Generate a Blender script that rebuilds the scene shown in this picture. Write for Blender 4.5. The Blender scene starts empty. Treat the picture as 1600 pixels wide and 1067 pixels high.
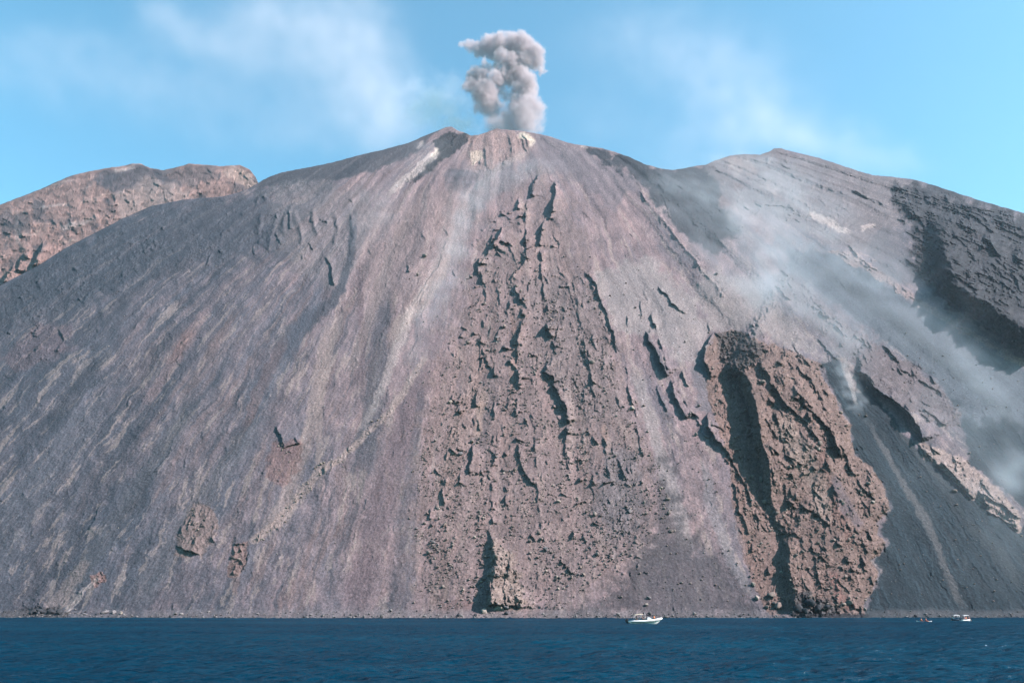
import bpy, bmesh, math, random
import numpy as np
from mathutils import Vector

random.seed(7)
RNG = np.random.default_rng(11)
scene = bpy.context.scene
COL = scene.collection

# ------------------------------------------------------------------ camera
F = 1190.0                       # focal length in pixels of a 1600 px wide frame
PITCH = math.radians(19.36)
CAMH = 3.0
cam_data = bpy.data.cameras.new("camera")
cam_data.sensor_width = 36.0
cam_data.lens = F / 1600.0 * 36.0
cam_data.clip_start = 0.5
cam_data.clip_end = 60000.0
cam = bpy.data.objects.new("camera", cam_data)
COL.objects.link(cam)
cam.location = (0, 0, CAMH)
cam.rotation_euler = (math.pi / 2 + PITCH, 0, 0)
scene.camera = cam
CP, SP = math.cos(PITCH), math.sin(PITCH)

# ------------------------------------------------------------------ sky, sun, exposure
SUN = Vector((0.76, -0.31, 0.58)).normalized()      # towards the sun
SUN_EL = math.asin(SUN.z)
SUN_AZ = math.atan2(SUN.x, SUN.y)
world = bpy.data.worlds.new("World")
scene.world = world
world.use_nodes = True
wn = world.node_tree
wn.nodes.clear()
wo = wn.nodes.new("ShaderNodeOutputWorld")
bg = wn.nodes.new("ShaderNodeBackground")
sky = wn.nodes.new("ShaderNodeTexSky")
sky.sky_type = 'NISHITA'
sky.sun_disc = False
sky.sun_elevation = SUN_EL
sky.sun_rotation = SUN_AZ
sky.air_density = 1.0
sky.dust_density = 0.6
sky.ozone_density = 1.0
tint = wn.nodes.new("ShaderNodeMix")
tint.data_type = 'RGBA'
tint.blend_type = 'MULTIPLY'
tint.inputs[0].default_value = 1.0
tint.inputs[7].default_value = (0.57, 1.12, 1.09, 1)
wn.links.new(sky.outputs[0], tint.inputs[6])
wn.links.new(tint.outputs[2], bg.inputs[0])
bg.inputs[1].default_value = 0.115
wn.links.new(bg.outputs[0], wo.inputs[0])

sun_data = bpy.data.lights.new("sun", 'SUN')
sun_data.energy = 5.0
sun_data.angle = math.radians(0.5)
sun_data.color = (1.0, 0.865, 0.885)
sun = bpy.data.objects.new("sun", sun_data)
sun.rotation_euler = (-SUN).to_track_quat('-Z', 'Y').to_euler()
sun.location = (400, -100, 900)
COL.objects.link(sun)

scene.view_settings.view_transform = 'Standard'
scene.view_settings.look = 'None'
scene.view_settings.exposure = 1.15
scene.view_settings.gamma = 1.0
scene.cycles.use_denoising = True
scene.cycles.max_bounces = 6
scene.cycles.diffuse_bounces = 0
scene.cycles.volume_bounces = 2
scene.cycles.volume_step_rate = 1.0
scene.cycles.volume_max_steps = 256

# ------------------------------------------------------------------ helpers
def tag(o, label=None, cat=None, group=None, kind=None):
    if label: o["label"] = label
    if cat: o["category"] = cat
    if group: o["group"] = group
    if kind: o["kind"] = kind
    return o

def link_mesh(name, me, mats=(), parent=None):
    o = bpy.data.objects.new(name, me)
    COL.objects.link(o)
    for m in mats: me.materials.append(m)
    if parent: o.parent = parent
    return o

def grid_mesh(name, P, cols=None):
    """A sheet of quads from an array of points (rows, columns, 3)."""
    R, C = P.shape[:2]
    me = bpy.data.meshes.new(name)
    me.vertices.add(R * C)
    me.vertices.foreach_set("co", P.reshape(-1).astype(np.float32))
    idx = np.arange(R * C, dtype=np.int32).reshape(R, C)
    q = np.stack([idx[:-1, :-1], idx[:-1, 1:], idx[1:, 1:], idx[1:, :-1]], -1).reshape(-1)
    n = (R - 1) * (C - 1)
    me.loops.add(n * 4)
    me.loops.foreach_set("vertex_index", q)
    me.polygons.add(n)
    me.polygons.foreach_set("loop_start", np.arange(n, dtype=np.int32) * 4)
    me.update(calc_edges=True)
    if cols is not None:
        at = me.color_attributes.new("albedo", 'FLOAT_COLOR', 'POINT')
        c4 = np.ones((R * C, 4), np.float32)
        c4[:, :3] = cols.reshape(-1, 3)
        at.data.foreach_set("color", c4.reshape(-1))
    return me

def _hash2(ix, iy, seed):
    h = (ix.astype(np.int64) * 374761393 + iy.astype(np.int64) * 668265263 + seed * 974634721) & 0xffffffff
    h = ((h ^ (h >> 13)) * 1274126177) & 0xffffffff
    return (h ^ (h >> 16)) & 0xffff

def perlin(x, y, seed=0):
    x = np.asarray(x, np.float32); y = np.asarray(y, np.float32)
    x0 = np.floor(x); y0 = np.floor(y)
    fx = x - x0; fy = y - y0
    ix = x0.astype(np.int32); iy = y0.astype(np.int32)
    u = fx * fx * fx * (fx * (fx * 6 - 15) + 10)
    v = fy * fy * fy * (fy * (fy * 6 - 15) + 10)
    def g(ax, ay, dx, dy):
        a = _hash2(ax, ay, seed).astype(np.float32) * np.float32(2 * math.pi / 65536)
        return np.cos(a) * dx + np.sin(a) * dy
    n00 = g(ix, iy, fx, fy); n10 = g(ix + 1, iy, fx - 1, fy)
    n01 = g(ix, iy + 1, fx, fy - 1); n11 = g(ix + 1, iy + 1, fx - 1, fy - 1)
    a = n00 + u * (n10 - n00); b = n01 + u * (n11 - n01)
    return (a + v * (b - a)) * np.float32(1.5)

def fbm(x, y, octaves=4, seed=0, gain=0.5, ridged=False):
    s = 0.0; a = 1.0; tot = 0.0
    for o in range(octaves):
        n = perlin(x * 2 ** o + 17.3 * o, y * 2 ** o - 9.1 * o, seed + o * 7)
        if ridged: n = 1 - 2 * np.abs(n)
        s = s + a * n; tot += a; a *= gain
    return s / tot

def facets(x, y, seed=0, tilt=0.9):
    """Broken blocks: every cell is a randomly tilted, randomly high facet. Returns height and distance to the cell border."""
    x0 = np.floor(x).astype(np.int32); y0 = np.floor(y).astype(np.int32)
    d1 = np.full(x.shape, 9.0, np.float32); d2 = d1.copy(); h = np.zeros_like(d1)
    for j in (-1, 0, 1):
        for i in (-1, 0, 1):
            cx, cy = x0 + i, y0 + j
            a = _hash2(cx, cy, seed).astype(np.float32) / 65536; b = _hash2(cx, cy, seed + 91).astype(np.float32) / 65536
            c = _hash2(cx, cy, seed + 57).astype(np.float32) / 65536
            dx = x - (cx + 0.15 + 0.7 * a); dy = y - (cy + 0.15 + 0.7 * b)
            d = dx * dx + dy * dy
            hh = (c - 0.5) + tilt * ((b - 0.5) * dx + (a - 0.5) * dy) * 1.6
            near = d < d1
            d2 = np.where(near, d1, np.minimum(d2, d))
            h = np.where(near, hh, h); d1 = np.where(near, d, d1)
    return h, np.sqrt(d2) - np.sqrt(d1)

def _hash3(ix, iy, iz, seed):
    h = (ix.astype(np.int64) * 374761393 + iy.astype(np.int64) * 668265263 + iz.astype(np.int64) * 2147483647 + seed * 974634721) & 0xffffffff
    h = ((h ^ (h >> 13)) * 1274126177) & 0xffffffff
    h = ((h ^ (h >> 15)) * 2246822519) & 0xffffffff
    return (h ^ (h >> 16)) & 0xffff

def vnoise3(x, y, z, seed=0):
    """Smooth 3-D gradient noise, about -1 to 1."""
    x0 = np.floor(x); y0 = np.floor(y); z0 = np.floor(z)
    fx, fy, fz = x - x0, y - y0, z - z0
    ix, iy, iz = x0.astype(np.int32), y0.astype(np.int32), z0.astype(np.int32)
    u, v, w = [t * t * t * (t * (t * 6 - 15) + 10) for t in (fx, fy, fz)]
    def g(a, b, c):
        h = _hash3(ix + a, iy + b, iz + c, seed)
        t = (h & 255).astype(np.float32) * np.float32(2 * math.pi / 256)
        zz = ((h >> 8) & 255).astype(np.float32) / 127.5 - 1
        r = np.sqrt(np.maximum(0, 1 - zz * zz))
        return np.cos(t) * r * (fx - a) + np.sin(t) * r * (fy - b) + zz * (fz - c)
    def lx(b, c):
        p = g(0, b, c); return p + u * (g(1, b, c) - p)
    def ly(c):
        p = lx(0, c); return p + v * (lx(1, c) - p)
    p = ly(0)
    return (p + w * (ly(1) - p)) * np.float32(1.6)

def fbm3(x, y, z, octaves=4, seed=0, gain=0.5, billow=False):
    s = 0.0; a = 1.0; tot = 0.0
    for o in range(octaves):
        n = vnoise3(x * 2 ** o + 3.7 * o, y * 2 ** o + 1.3 * o, z * 2 ** o - 5.1 * o, seed + 5 * o)
        if billow: n = 2 * np.abs(n) - 0.6
        s = s + a * n; tot += a; a *= gain
    return s / tot

def sstep(a, b, x):
    t = np.clip((x - a) / (b - a), 0, 1)
    return t * t * (3 - 2 * t)

# pixel of the 1600 x 1067 photograph -> direction, used to read positions off the photograph
def tan_az_el(u, v):
    xc = (u - 800.0) / F; yc = (533.5 - v) / F
    dy = CP - yc * SP
    return xc / dy, (SP + yc * CP) / dy        # x/y and z/y

def pixel_of(x, y, z):
    zz = z - CAMH
    d = y * CP + zz * SP
    return 800 + F * x / d, 533.5 - F * (zz * CP - y * SP) / d

def depth_of_slope(u, v):
    """World y of the smooth flank of the volcano behind a pixel: a convex fan rising at about 45 degrees."""
    X, e = tan_az_el(u, v)
    T = 1.0 - 0.20 * X * X
    Y = (300.0 + CAMH) / np.maximum(T - e, 0.18)
    return Y - 9.0 * np.clip((v - 953.0) / 14.0, 0, 1)

def flank_point(u, v, lift=0.0):
    X, e = tan_az_el(u, v)
    Y = depth_of_slope(u, v) - lift
    return X * Y, Y, CAMH + e * Y

# ------------------------------------------------------------------ materials
def mat(name, base, rough=0.8, metallic=0.0, spec=0.3, noise=None, bump=0.0, scale=3.0):
    m = bpy.data.materials.new(name); m.use_nodes = True
    nt = m.node_tree; b = nt.nodes["Principled BSDF"]
    b.inputs["Roughness"].default_value = rough
    b.inputs["Metallic"].default_value = metallic
    b.inputs["Specular IOR Level"].default_value = spec
    tc = nt.nodes.new("ShaderNodeTexCoord")
    nz = nt.nodes.new("ShaderNodeTexNoise"); nz.inputs["Scale"].default_value = scale
    nz.inputs["Detail"].default_value = 5.0
    nt.links.new(tc.outputs["Object"], nz.inputs["Vector"])
    r = nt.nodes.new("ShaderNodeValToRGB")
    k = 0.12 if noise is None else noise
    r.color_ramp.elements[0].position = 0.3; r.color_ramp.elements[1].position = 0.7
    r.color_ramp.elements[0].color = tuple(c * (1 - k) for c in base) + (1,)
    r.color_ramp.elements[1].color = tuple(min(1, c * (1 + k)) for c in base) + (1,)
    nt.links.new(nz.outputs["Fac"], r.inputs["Fac"])
    nt.links.new(r.outputs["Color"], b.inputs["Base Color"])
    if bump:
        bp = nt.nodes.new("ShaderNodeBump"); bp.inputs["Strength"].default_value = bump
        nt.links.new(nz.outputs["Fac"], bp.inputs["Height"]); nt.links.new(bp.outputs[0], b.inputs["Normal"])
    return m

def ground_mat(name):
    """Ash, scree and lava: the mineral colour of each spot, some painted shade and dust veil included, broken up by fine grain and pebbles."""
    m = bpy.data.materials.new(name); m.use_nodes = True
    nt = m.node_tree; b = nt.nodes["Principled BSDF"]
    b.inputs["Roughness"].default_value = 0.95
    b.inputs["Specular IOR Level"].default_value = 0.12
    at = nt.nodes.new("ShaderNodeAttribute"); at.attribute_name = "albedo"
    tc = nt.nodes.new("ShaderNodeTexCoord")
    n1 = nt.nodes.new("ShaderNodeTexNoise"); n1.inputs["Scale"].default_value = 0.9; n1.inputs["Detail"].default_value = 8; n1.inputs["Roughness"].default_value = 0.75
    vo = nt.nodes.new("ShaderNodeTexVoronoi"); vo.inputs["Scale"].default_value = 0.55
    for n in (n1, vo): nt.links.new(tc.outputs["Object"], n.inputs["Vector"])
    mr = nt.nodes.new("ShaderNodeMapRange"); mr.inputs[1].default_value = 0.3; mr.inputs[2].default_value = 0.7; mr.inputs[3].default_value = 0.62; mr.inputs[4].default_value = 1.38
    nt.links.new(n1.outputs["Fac"], mr.inputs[0])
    mx = nt.nodes.new("ShaderNodeMix"); mx.data_type = 'RGBA'; mx.blend_type = 'MULTIPLY'; mx.inputs[0].default_value = 1.0
    nt.links.new(at.outputs["Color"], mx.inputs[6]); nt.links.new(mr.outputs[0], mx.inputs[7])
    nt.links.new(mx.outputs[2], b.inputs["Base Color"])
    ad = nt.nodes.new("ShaderNodeMath"); ad.operation = 'ADD'
    nt.links.new(n1.outputs["Fac"], ad.inputs[0]); nt.links.new(vo.outputs["Distance"], ad.inputs[1])
    bp = nt.nodes.new("ShaderNodeBump"); bp.inputs["Strength"].default_value = 0.55; bp.inputs["Distance"].default_value = 0.45
    nt.links.new(ad.outputs[0], bp.inputs["Height"]); nt.links.new(bp.outputs[0], b.inputs["Normal"])
    return m

GROUND = ground_mat("volcanic_ground")

# mineral colours (linear base colours)
GREY = (0.128, 0.135, 0.160); SLATE = (0.080, 0.092, 0.110); PINK = (0.262, 0.180, 0.172)
TAN = (0.275, 0.212, 0.190); PURPLE = (0.175, 0.130, 0.138); RED = (0.215, 0.125, 0.105)
SCREE = (0.036, 0.060, 0.074); PALE = (0.36, 0.295, 0.265); SULPHUR = (0.45, 0.38, 0.28)
BASALT = (0.050, 0.055, 0.060); DUSTY = (0.21, 0.185, 0.185)

# ------------------------------------------------------------------ painter on a (v,u) sheet
class Sheet:
    def __init__(s, U, V):
        s.U, s.V = U.astype(np.float32), V.astype(np.float32)
        s.UW = s.U + 5.0 * fbm(s.U / 30, s.V / 30, 3, 101, 0.6) + 2.6 * fbm(s.U / 8, s.V / 8, 3, 111, 0.7)
        s.VW = s.V + 5.0 * fbm(s.U / 30 + 50, s.V / 30, 3, 131, 0.6) + 2.6 * fbm(s.U / 8 + 9, s.V / 8, 3, 117, 0.7)
        s.h = np.zeros_like(s.U)                       # relief, in photograph pixels
        s.c = np.zeros(s.U.shape + (3,), np.float32)   # mineral colour, with some painted shade and dust veil
        s.rough = np.zeros_like(s.U)
        s.u0 = float(U[0, 0]); s.du = float(U[0, 1] - U[0, 0])

    def cols(s, lo, hi):
        a = int(max(0, math.floor((lo - s.u0) / s.du))); b = int(min(s.U.shape[1], math.ceil((hi - s.u0) / s.du) + 1))
        return slice(a, max(a, b))

    def line(s, pts, pad):
        """Signed distance to a polyline (positive on its right-hand side in the picture when drawn downwards) and the position along it."""
        us = [p[0] for p in pts]
        sl = s.cols(min(us) - pad, max(us) + pad)
        u, v = s.UW[:, sl], s.VW[:, sl]
        best = np.full(u.shape, 1e9, np.float32); sg = np.zeros_like(best); par = np.zeros_like(best)
        L = [math.dist(pts[i], pts[i + 1]) for i in range(len(pts) - 1)]
        tot = sum(L); acc = 0; wsum = np.zeros_like(best); psum = np.zeros_like(best)
        for i in range(len(pts) - 1):
            (ax, ay), (bx, by) = pts[i], pts[i + 1]
            dx, dy = bx - ax, by - ay
            tt = ((u - ax) * dx + (v - ay) * dy) / (L[i] ** 2)
            tc = np.clip(tt, 0, 1)
            d = np.hypot(u - ax - tc * dx, v - ay - tc * dy)
            side = np.sign(dy * (u - ax) - dx * (v - ay))
            m = d < best
            best = np.where(m, d, best); sg = np.where(m, side, sg)
            par = np.where(m, (acc + tc * L[i]) / tot, par)
            wi = 1.0 / (d + 1.5) ** 5
            wsum += wi; psum += wi * (acc + tc * L[i]) / tot
            acc += L[i]
        s.p_end = par
        return sl, best * sg, psum / wsum

    def scarp(s, pts, w, back=None, ends=0.12, jag=0.45, drop=0.0, seed=1, face=1.0, broken=False):
        """A step whose left side is low: a levee or flow edge that drops w pixels; w may be a list along the line."""
        w = [w] if not isinstance(w, (list, tuple)) else list(w)
        wm = max(w)
        back = back or max(5, wm * 1.3)
        sl, d, p = s.line(pts, back * 3 + 4)
        ww = np.interp(p, np.linspace(0, 1, len(w)), w).astype(np.float32)
        n = 1 + jag * 1.5 * fbm(s.U[:, sl] / 40, s.V[:, sl] / (13 if wm < 11 else 32), 3, 300 + seed, 0.45)
        a = np.abs(d)
        e2 = float(np.clip(7.0 / sum(math.dist(pts[i], pts[i + 1]) for i in range(len(pts) - 1)), 0.06, 0.4))
        e3 = e2 * (1 + 0.5 * fbm(s.U[:, sl] / 7, s.V[:, sl] / 7, 2, 350 + seed))
        tap = sstep(0, e3, s.p_end) * sstep(0, e3, 1 - s.p_end)
        if broken: tap = tap * sstep(-0.22, 0.12, fbm(s.U[:, sl] / 60 + seed, s.V[:, sl] / 24 + 3.3 * seed, 2, 360))
        r = sstep(-face, 1.2, d) * np.exp(-np.maximum(d, 0) / back)
        g = -drop * np.exp(-np.maximum(-d, 0) / (back * 0.6)) * (d <= 0)
        s.h[:, sl] += ww * np.clip(n, 0.2, 2) * tap * (r + g)
        s.rough[:, sl] = np.maximum(s.rough[:, sl], 0.5 * np.exp(-a / 8) * tap * min(1, wm / 6))

    def ridge(s, pts, h, wid, ends=0.2):
        sl, d, p = s.line(pts, wid * 3)
        tap = sstep(0, ends, s.p_end) * sstep(0, ends, 1 - s.p_end)
        s.h[:, sl] += h * tap * np.exp(-(d / wid) ** 2)

    def poly(s, pts, soft=6.0, nz=6.0, scale=18.0, seed=5):
        us = [p[0] for p in pts]
        sl = s.cols(min(us) - soft * 2 - nz * 2, max(us) + soft * 2 + nz * 2)
        u, v = s.UW[:, sl], s.VW[:, sl]
        best = np.full(u.shape, 1e9, np.float32); ins = np.zeros(u.shape, bool)
        for i in range(len(pts)):
            (ax, ay), (bx, by) = pts[i], pts[(i + 1) % len(pts)]
            dx, dy = bx - ax, by - ay
            tc = np.clip(((u - ax) * dx + (v - ay) * dy) / max(1e-6, dx * dx + dy * dy), 0, 1)
            best = np.minimum(best, np.hypot(u - ax - tc * dx, v - ay - tc * dy))
            if ay != by:
                cr = ((ay > v) != (by > v)) & (u < (bx - ax) * (v - ay) / (by - ay) + ax)
                ins ^= cr
        d = np.where(ins, best, -best) + nz * fbm(s.U[:, sl] / scale, s.V[:, sl] / scale, 4, seed, 0.6)
        return sl, sstep(-soft, soft, d), d

    def mix(s, sl, m, col):
        s.c[:, sl] += (np.asarray(col, np.float32) - s.c[:, sl]) * m[..., None]

    def tint(s, pts, col, k=0.8, soft=8.0, nz=8.0, scale=22.0, rough=None, streak=0.0, seed=5):
        sl, m, d = s.poly(pts, max(1.2, soft * 0.45), nz * 1.3 + soft * 0.4, scale, seed)
        m = m * k
        if streak: m = m * np.clip(0.5 + streak * s.streak[:, sl] + 0.5 * (1 - streak), 0, 1)
        s.mix(sl, m, col)
        if rough is not None: s.rough[:, sl] += (rough - s.rough[:, sl]) * m

    def stroke(s, pts, wid, col, k=0.8, ends=0.15, rough=None, streak=0.5):
        w = [wid] if not isinstance(wid, (list, tuple)) else list(wid)
        sl, d, p = s.line(pts, max(w) * 2.2)
        ww = np.interp(p, np.linspace(0, 1, len(w)), w).astype(np.float32)
        dn = np.abs(d) / ww * 1.3 + 0.45 * fbm(s.U[:, sl] / 9, s.V[:, sl] / 14, 4, 17, 0.7)
        m = k * (1 - sstep(0.55, 1.15, dn)) * sstep(0, ends, s.p_end) * sstep(0, ends, 1 - s.p_end)
        m = m * np.clip(1 - streak * (0.5 - s.streak[:, sl]), 0, 1)
        s.mix(sl, m, col)
        if rough is not None: s.rough[:, sl] += (rough - s.rough[:, sl]) * m

# ------------------------------------------------------------------ the volcano's flank
SKY = [(-200, 545), (-100, 497), (0, 446), (60, 415), (100, 389), (150, 363), (189, 343), (236, 322), (287, 312), (348, 307), (372, 301), (392, 293), (410, 282), (424, 275),
       (440, 270), (480, 262), (520, 254), (560, 243), (600, 234), (640, 223), (662, 213), (680, 206), (696, 199), (706, 198), (714, 204), (724, 207),
       (736, 212), (748, 211), (760, 207), (776, 201), (790, 203), (815, 205), (835, 208), (858, 213), (880, 221), (895, 225), (915, 228), (940, 232), (962, 238),
       (985, 246), (1005, 256), (1030, 263), (1050, 266), (1070, 263), (1090, 259), (1102, 258), (1120, 250), (1142, 243), (1165, 241), (1188, 242), (1204, 236),
       (1210, 232), (1221, 232), (1230, 235), (1250, 240), (1280, 247), (1310, 257), (1340, 267), (1365, 274), (1400, 277), (1430, 281), (1460, 290), (1500, 303),
       (1540, 316), (1600, 333), (1700, 365), (1800, 400)]
STEP = 1.0
us = np.arange(-170, 1771, STEP)
NR = 790
vtop = np.interp(us, [p[0] for p in SKY], [p[1] for p in SKY])
vtop = vtop + 0.9 * fbm(us / 9.0, us * 0 + 3.3, 4, 55, 0.6) * np.clip((us - 380) / 20, 0, 1) + 0.5 * fbm(us / 7.0, us * 0 + 8.3, 3, 56)
VB = 969.0
sfrac = np.linspace(0, 1, NR)[:, None]
V = VB + sfrac * (vtop[None, :] - VB)
U = np.broadcast_to(us[None, :], V.shape).copy()
S = Sheet(U, V)

# fall-line coordinate: streams fan out from below the crater
UC, V0, KP = 780.0, 170.0, 0.60
S.UX = S.UW + 14 * fbm(S.U / 110, S.V / 110, 3, 141)
fan = (S.UX - UC) / np.maximum(S.V - V0, 25) ** KP * (500.0 ** KP)
st1 = fbm(fan / 26, S.V / 260, 5, 21, 0.62)
st2 = fbm(fan / 9, S.V / 120, 4, 22, 0.6)
st3 = fbm(fan / 3.0, S.V / 50, 3, 23, 0.6)
st4 = fbm(fan / 1.2, S.V / 16, 2, 25, 0.6)
raw = RNG.normal(size=S.U.shape).astype(np.float32)
blot = fbm(fan / 60, S.V / 130, 4, 24, 0.55)
S.streak = np.clip(0.5 + 0.9 * st2 + 0.5 * st3, 0, 1).astype(np.float32)

# broad colour: blue-grey ash on the left, dusty pink in the middle, dark ash on the right
wpink = np.interp(U, [-200, 150, 420, 560, 700, 900, 1120, 1250, 1420, 1800], [0.02, 0.08, 0.34, 0.60, 0.78, 0.74, 0.60, 0.42, 0.32, 0.3])
iso = fbm(S.UW / 22, S.VW / 34, 5, 27, 0.65)
amp = np.clip(0.55 + 0.9 * fbm(S.U / 90, S.V / 130, 3, 28), 0.1, 1.2)
wpink = np.clip(wpink + 0.40 * st1 * amp + 0.22 * st2 * amp + 0.35 * blot + 0.35 * iso, 0, 1)
S.c[:] = np.asarray(GREY) + (np.asarray(PINK) - np.asarray(GREY)) * wpink[..., None]
S.c *= np.interp(U, [-200, 60, 330, 600, 900, 1300, 1700], [0.84, 0.86, 0.93, 1.03, 1.04, 0.97, 0.9])[..., None]
rust = sstep(0.05, 0.35, fbm(fan / 30 + 60, S.V / 240, 5, 37, 0.65)) * np.interp(U, [100, 330, 520, 800, 1000, 1200], [0.1, 0.55, 0.6, 0.5, 0.3, 0.2])
S.mix(slice(None), rust * 0.7, (0.225, 0.150, 0.130))
kk = np.clip(0.3 * st3 + 0.6 * st2 + 0.5 * fbm(fan / 45 + 7, S.V / 330, 4, 34, 0.6), -0.6, 0.6)
S.c *= (1 + 0.26 * kk * amp + 0.22 * iso)[..., None]
dk = sstep(0.10, 0.28, fbm(fan / 18 + 40, S.V / 150, 6, 31, 0.68) + 0.25 * iso) * np.interp(U, [0, 500, 700, 1100, 1200], [0.75, 0.8, 0.35, 0.3, 0.5])
S.mix(slice(None), dk * 0.75, SLATE)
lt = sstep(0.12, 0.26, fbm(fan / 14 + 90, S.V / 90, 6, 33, 0.7) + 0.25 * iso) * 0.6
S.mix(slice(None), lt, (0.275, 0.22, 0.195))
S.rough[:] = 0.16 + 0.1 * np.clip(blot, -1, 1)

# ---- painted provinces
# left shoulder: dark slate crest
S.tint([(-170, 545), (0, 446), (150, 363), (236, 322), (348, 308), (420, 300), (470, 330), (440, 380), (330, 420), (210, 440), (60, 500), (-170, 620)], SLATE, 0.72, 30, 20, rough=0.38, streak=0.4)
S.tint([(405, 276), (560, 243), (690, 200), (655, 235), (600, 262), (540, 280), (470, 288), (405, 292)], (0.088, 0.092, 0.104), 0.85, 6, 3, rough=0.05)
S.tint([(440, 285), (500, 278), (520, 292), (470, 304), (400, 306)], (0.15, 0.145, 0.15), 0.6, 6, 6, rough=0.55)
S.tint([(430, 300), (560, 290), (600, 330), (560, 420), (520, 460), (460, 420), (420, 360)], (0.185, 0.165, 0.165), 0.5, 20, 10, rough=0.3, streak=0.5)
# grey and purple runs down the left and middle
S.stroke([(556, 318), (551, 360), (549, 392), (537, 440), (522, 470), (470, 510), (420, 570)], [5, 9, 9, 12, 20, 26, 30], SLATE, 0.8)
S.stroke([(500, 420), (495, 470), (450, 540), (380, 640)], [8, 16, 26, 30], GREY, 0.6)
S.stroke([(612, 330), (606, 400), (600, 470), (590, 560), (580, 660), (560, 760)], [6, 10, 18, 22, 26, 30], (0.115, 0.115, 0.13), 0.7)
S.stroke([(560, 395), (563, 470), (567, 540), (560, 620)], [6, 9, 9, 8], PURPLE, 0.8)
S.stroke([(700, 420), (682, 484), (660, 590), (625, 690), (598, 780), (572, 880), (545, 965)], [10, 18, 24, 30, 32, 32, 34], PURPLE, 0.7, ends=0.08)
S.stroke([(660, 600), (648, 700), (638, 800), (628, 965)], [6, 16, 24, 40], SLATE, 0.4, ends=0.05)
S.stroke([(735, 290), (712, 360), (690, 420), (660, 470), (622, 510), (605, 560)], [10, 14, 16, 18, 16, 8], TAN, 0.8)
S.stroke([(698, 380), (668, 437), (640, 490), (600, 600), (560, 690)], [7, 9, 12, 10, 8], PALE, 0.5)
S.stroke([(640, 330), (600, 430), (575, 500), (540, 600)], [14, 14, 14, 10], TAN, 0.45)
S.stroke([(667, 552), (640, 600), (610, 640), (570, 682), (530, 718), (499, 735), (466, 778), (435, 815), (388, 850)], [7, 9, 8, 7, 7, 8, 11, 11, 8], TAN, 0.85, ends=0.03, rough=0.4)
S.stroke([(525, 480), (500, 580), (490, 640), (470, 720), (440, 790), (400, 850)], [14, 18, 14, 14, 16, 14], TAN, 0.6)
S.stroke([(450, 520), (430, 560), (400, 620), (380, 680)], [12, 16, 12, 8], RED, 0.3, rough=0.3)
S.stroke([(540, 480), (510, 560), (498, 640), (500, 775)], [8, 10, 9, 7], TAN, 0.6)
S.stroke([(330, 470), (270, 570), (220, 640)], [10, 14, 10], PINK, 0.5, rough=0.35)
S.stroke([(300, 510), (280, 545), (260, 570)], [10, 12, 10], RED, 0.35, rough=0.45)
S.stroke([(225, 420), (190, 480), (150, 560), (60, 700)], [10, 18, 20, 26], SLATE, 0.45)
S.stroke([(320, 600), (230, 740), (150, 860), (90, 950)], [14, 20, 22, 22], (0.105, 0.112, 0.125), 0.6)
S.stroke([(420, 640), (330, 760), (240, 900), (200, 960)], [14, 20, 26, 26], (0.15, 0.145, 0.155), 0.5)
S.stroke([(160, 620), (60, 760), (-40, 900)], [30, 40, 50], (0.125, 0.13, 0.15), 0.6)
S.tint([(60, 505), (110, 510), (110, 545), (80, 560), (20, 585), (0, 560)], PURPLE, 0.5, 10, 10, rough=0.5)
S.tint([(425, 690), (470, 690), (472, 735), (440, 760), (415, 745)], (0.20, 0.125, 0.115), 0.65, 8, 6, rough=0.45)
S.tint([(300, 784), (320, 788), (342, 808), (337, 835), (312, 868), (273, 866), (280, 832)], (0.215, 0.158, 0.142), 0.8, 5, 6, rough=0.5)
S.tint([(362, 850), (388, 846), (386, 880), (372, 900), (356, 900)], (0.23, 0.15, 0.13), 0.75, 4, 4, rough=0.7)
S.stroke([(372, 890), (368, 915), (366, 930)], [10, 8, 5], (0.22, 0.15, 0.13), 0.5)
S.tint([(140, 900), (160, 894), (168, 905), (150, 918), (138, 915)], (0.25, 0.15, 0.13), 0.8, 3, 3, rough=0.7)
S.stroke([(158, 898), (130, 925), (108, 950), (100, 962)], [6, 5, 6, 8], PALE, 0.6, rough=0.5)
S.stroke([(140, 870), (100, 930), (70, 960)], [10, 16, 18], TAN, 0.5)
S.tint([(0, 955), (45, 950), (90, 945), (110, 955), (110, 970), (0, 970)], BASALT, 0.6, 5, 6, rough=0.9)

# crater rim
S.tint([(676, 219), (700, 208), (732, 208), (745, 212), (722, 232), (700, 246), (680, 262), (650, 280), (620, 292), (650, 262), (688, 234)], BASALT, 0.85, 4, 4, rough=0.5)
S.stroke([(690, 232), (676, 246), (655, 264), (628, 285), (600, 310)], [7, 10, 8, 9, 7], PALE, 0.8)
S.stroke([(684, 228), (682, 238), (674, 248)], [4, 6, 4], (0.46, 0.38, 0.31), 0.8)
S.stroke([(662, 222), (650, 232)], [5, 5], PALE, 0.6)
S.tint([(738, 213), (770, 204), (800, 208), (836, 215), (838, 228), (812, 246), (780, 262), (762, 280), (742, 268), (728, 250), (724, 238)], (0.265, 0.185, 0.165), 0.75, 10, 12, rough=0.5)
S.stroke([(808, 212), (826, 215), (834, 223), (828, 231)], [5, 8, 6, 4], (0.46, 0.39, 0.30), 0.8)
S.tint([(730, 238), (752, 236), (758, 250), (738, 256)], SULPHUR, 0.45, 4, 4, rough=0.7)
S.stroke([(834, 232), (800, 250), (770, 268), (745, 300)], [4, 6, 10, 12], TAN, 0.8)
S.tint([(836, 210), (900, 226), (960, 262), (1000, 285), (960, 330), (880, 270), (800, 270), (838, 232)], (0.175, 0.15, 0.16), 0.7, 10, 8, rough=0.1)
S.tint([(700, 262), (740, 270), (745, 285), (725, 300), (695, 300)], SLATE, 0.55, 8, 8, rough=0.4)
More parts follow.
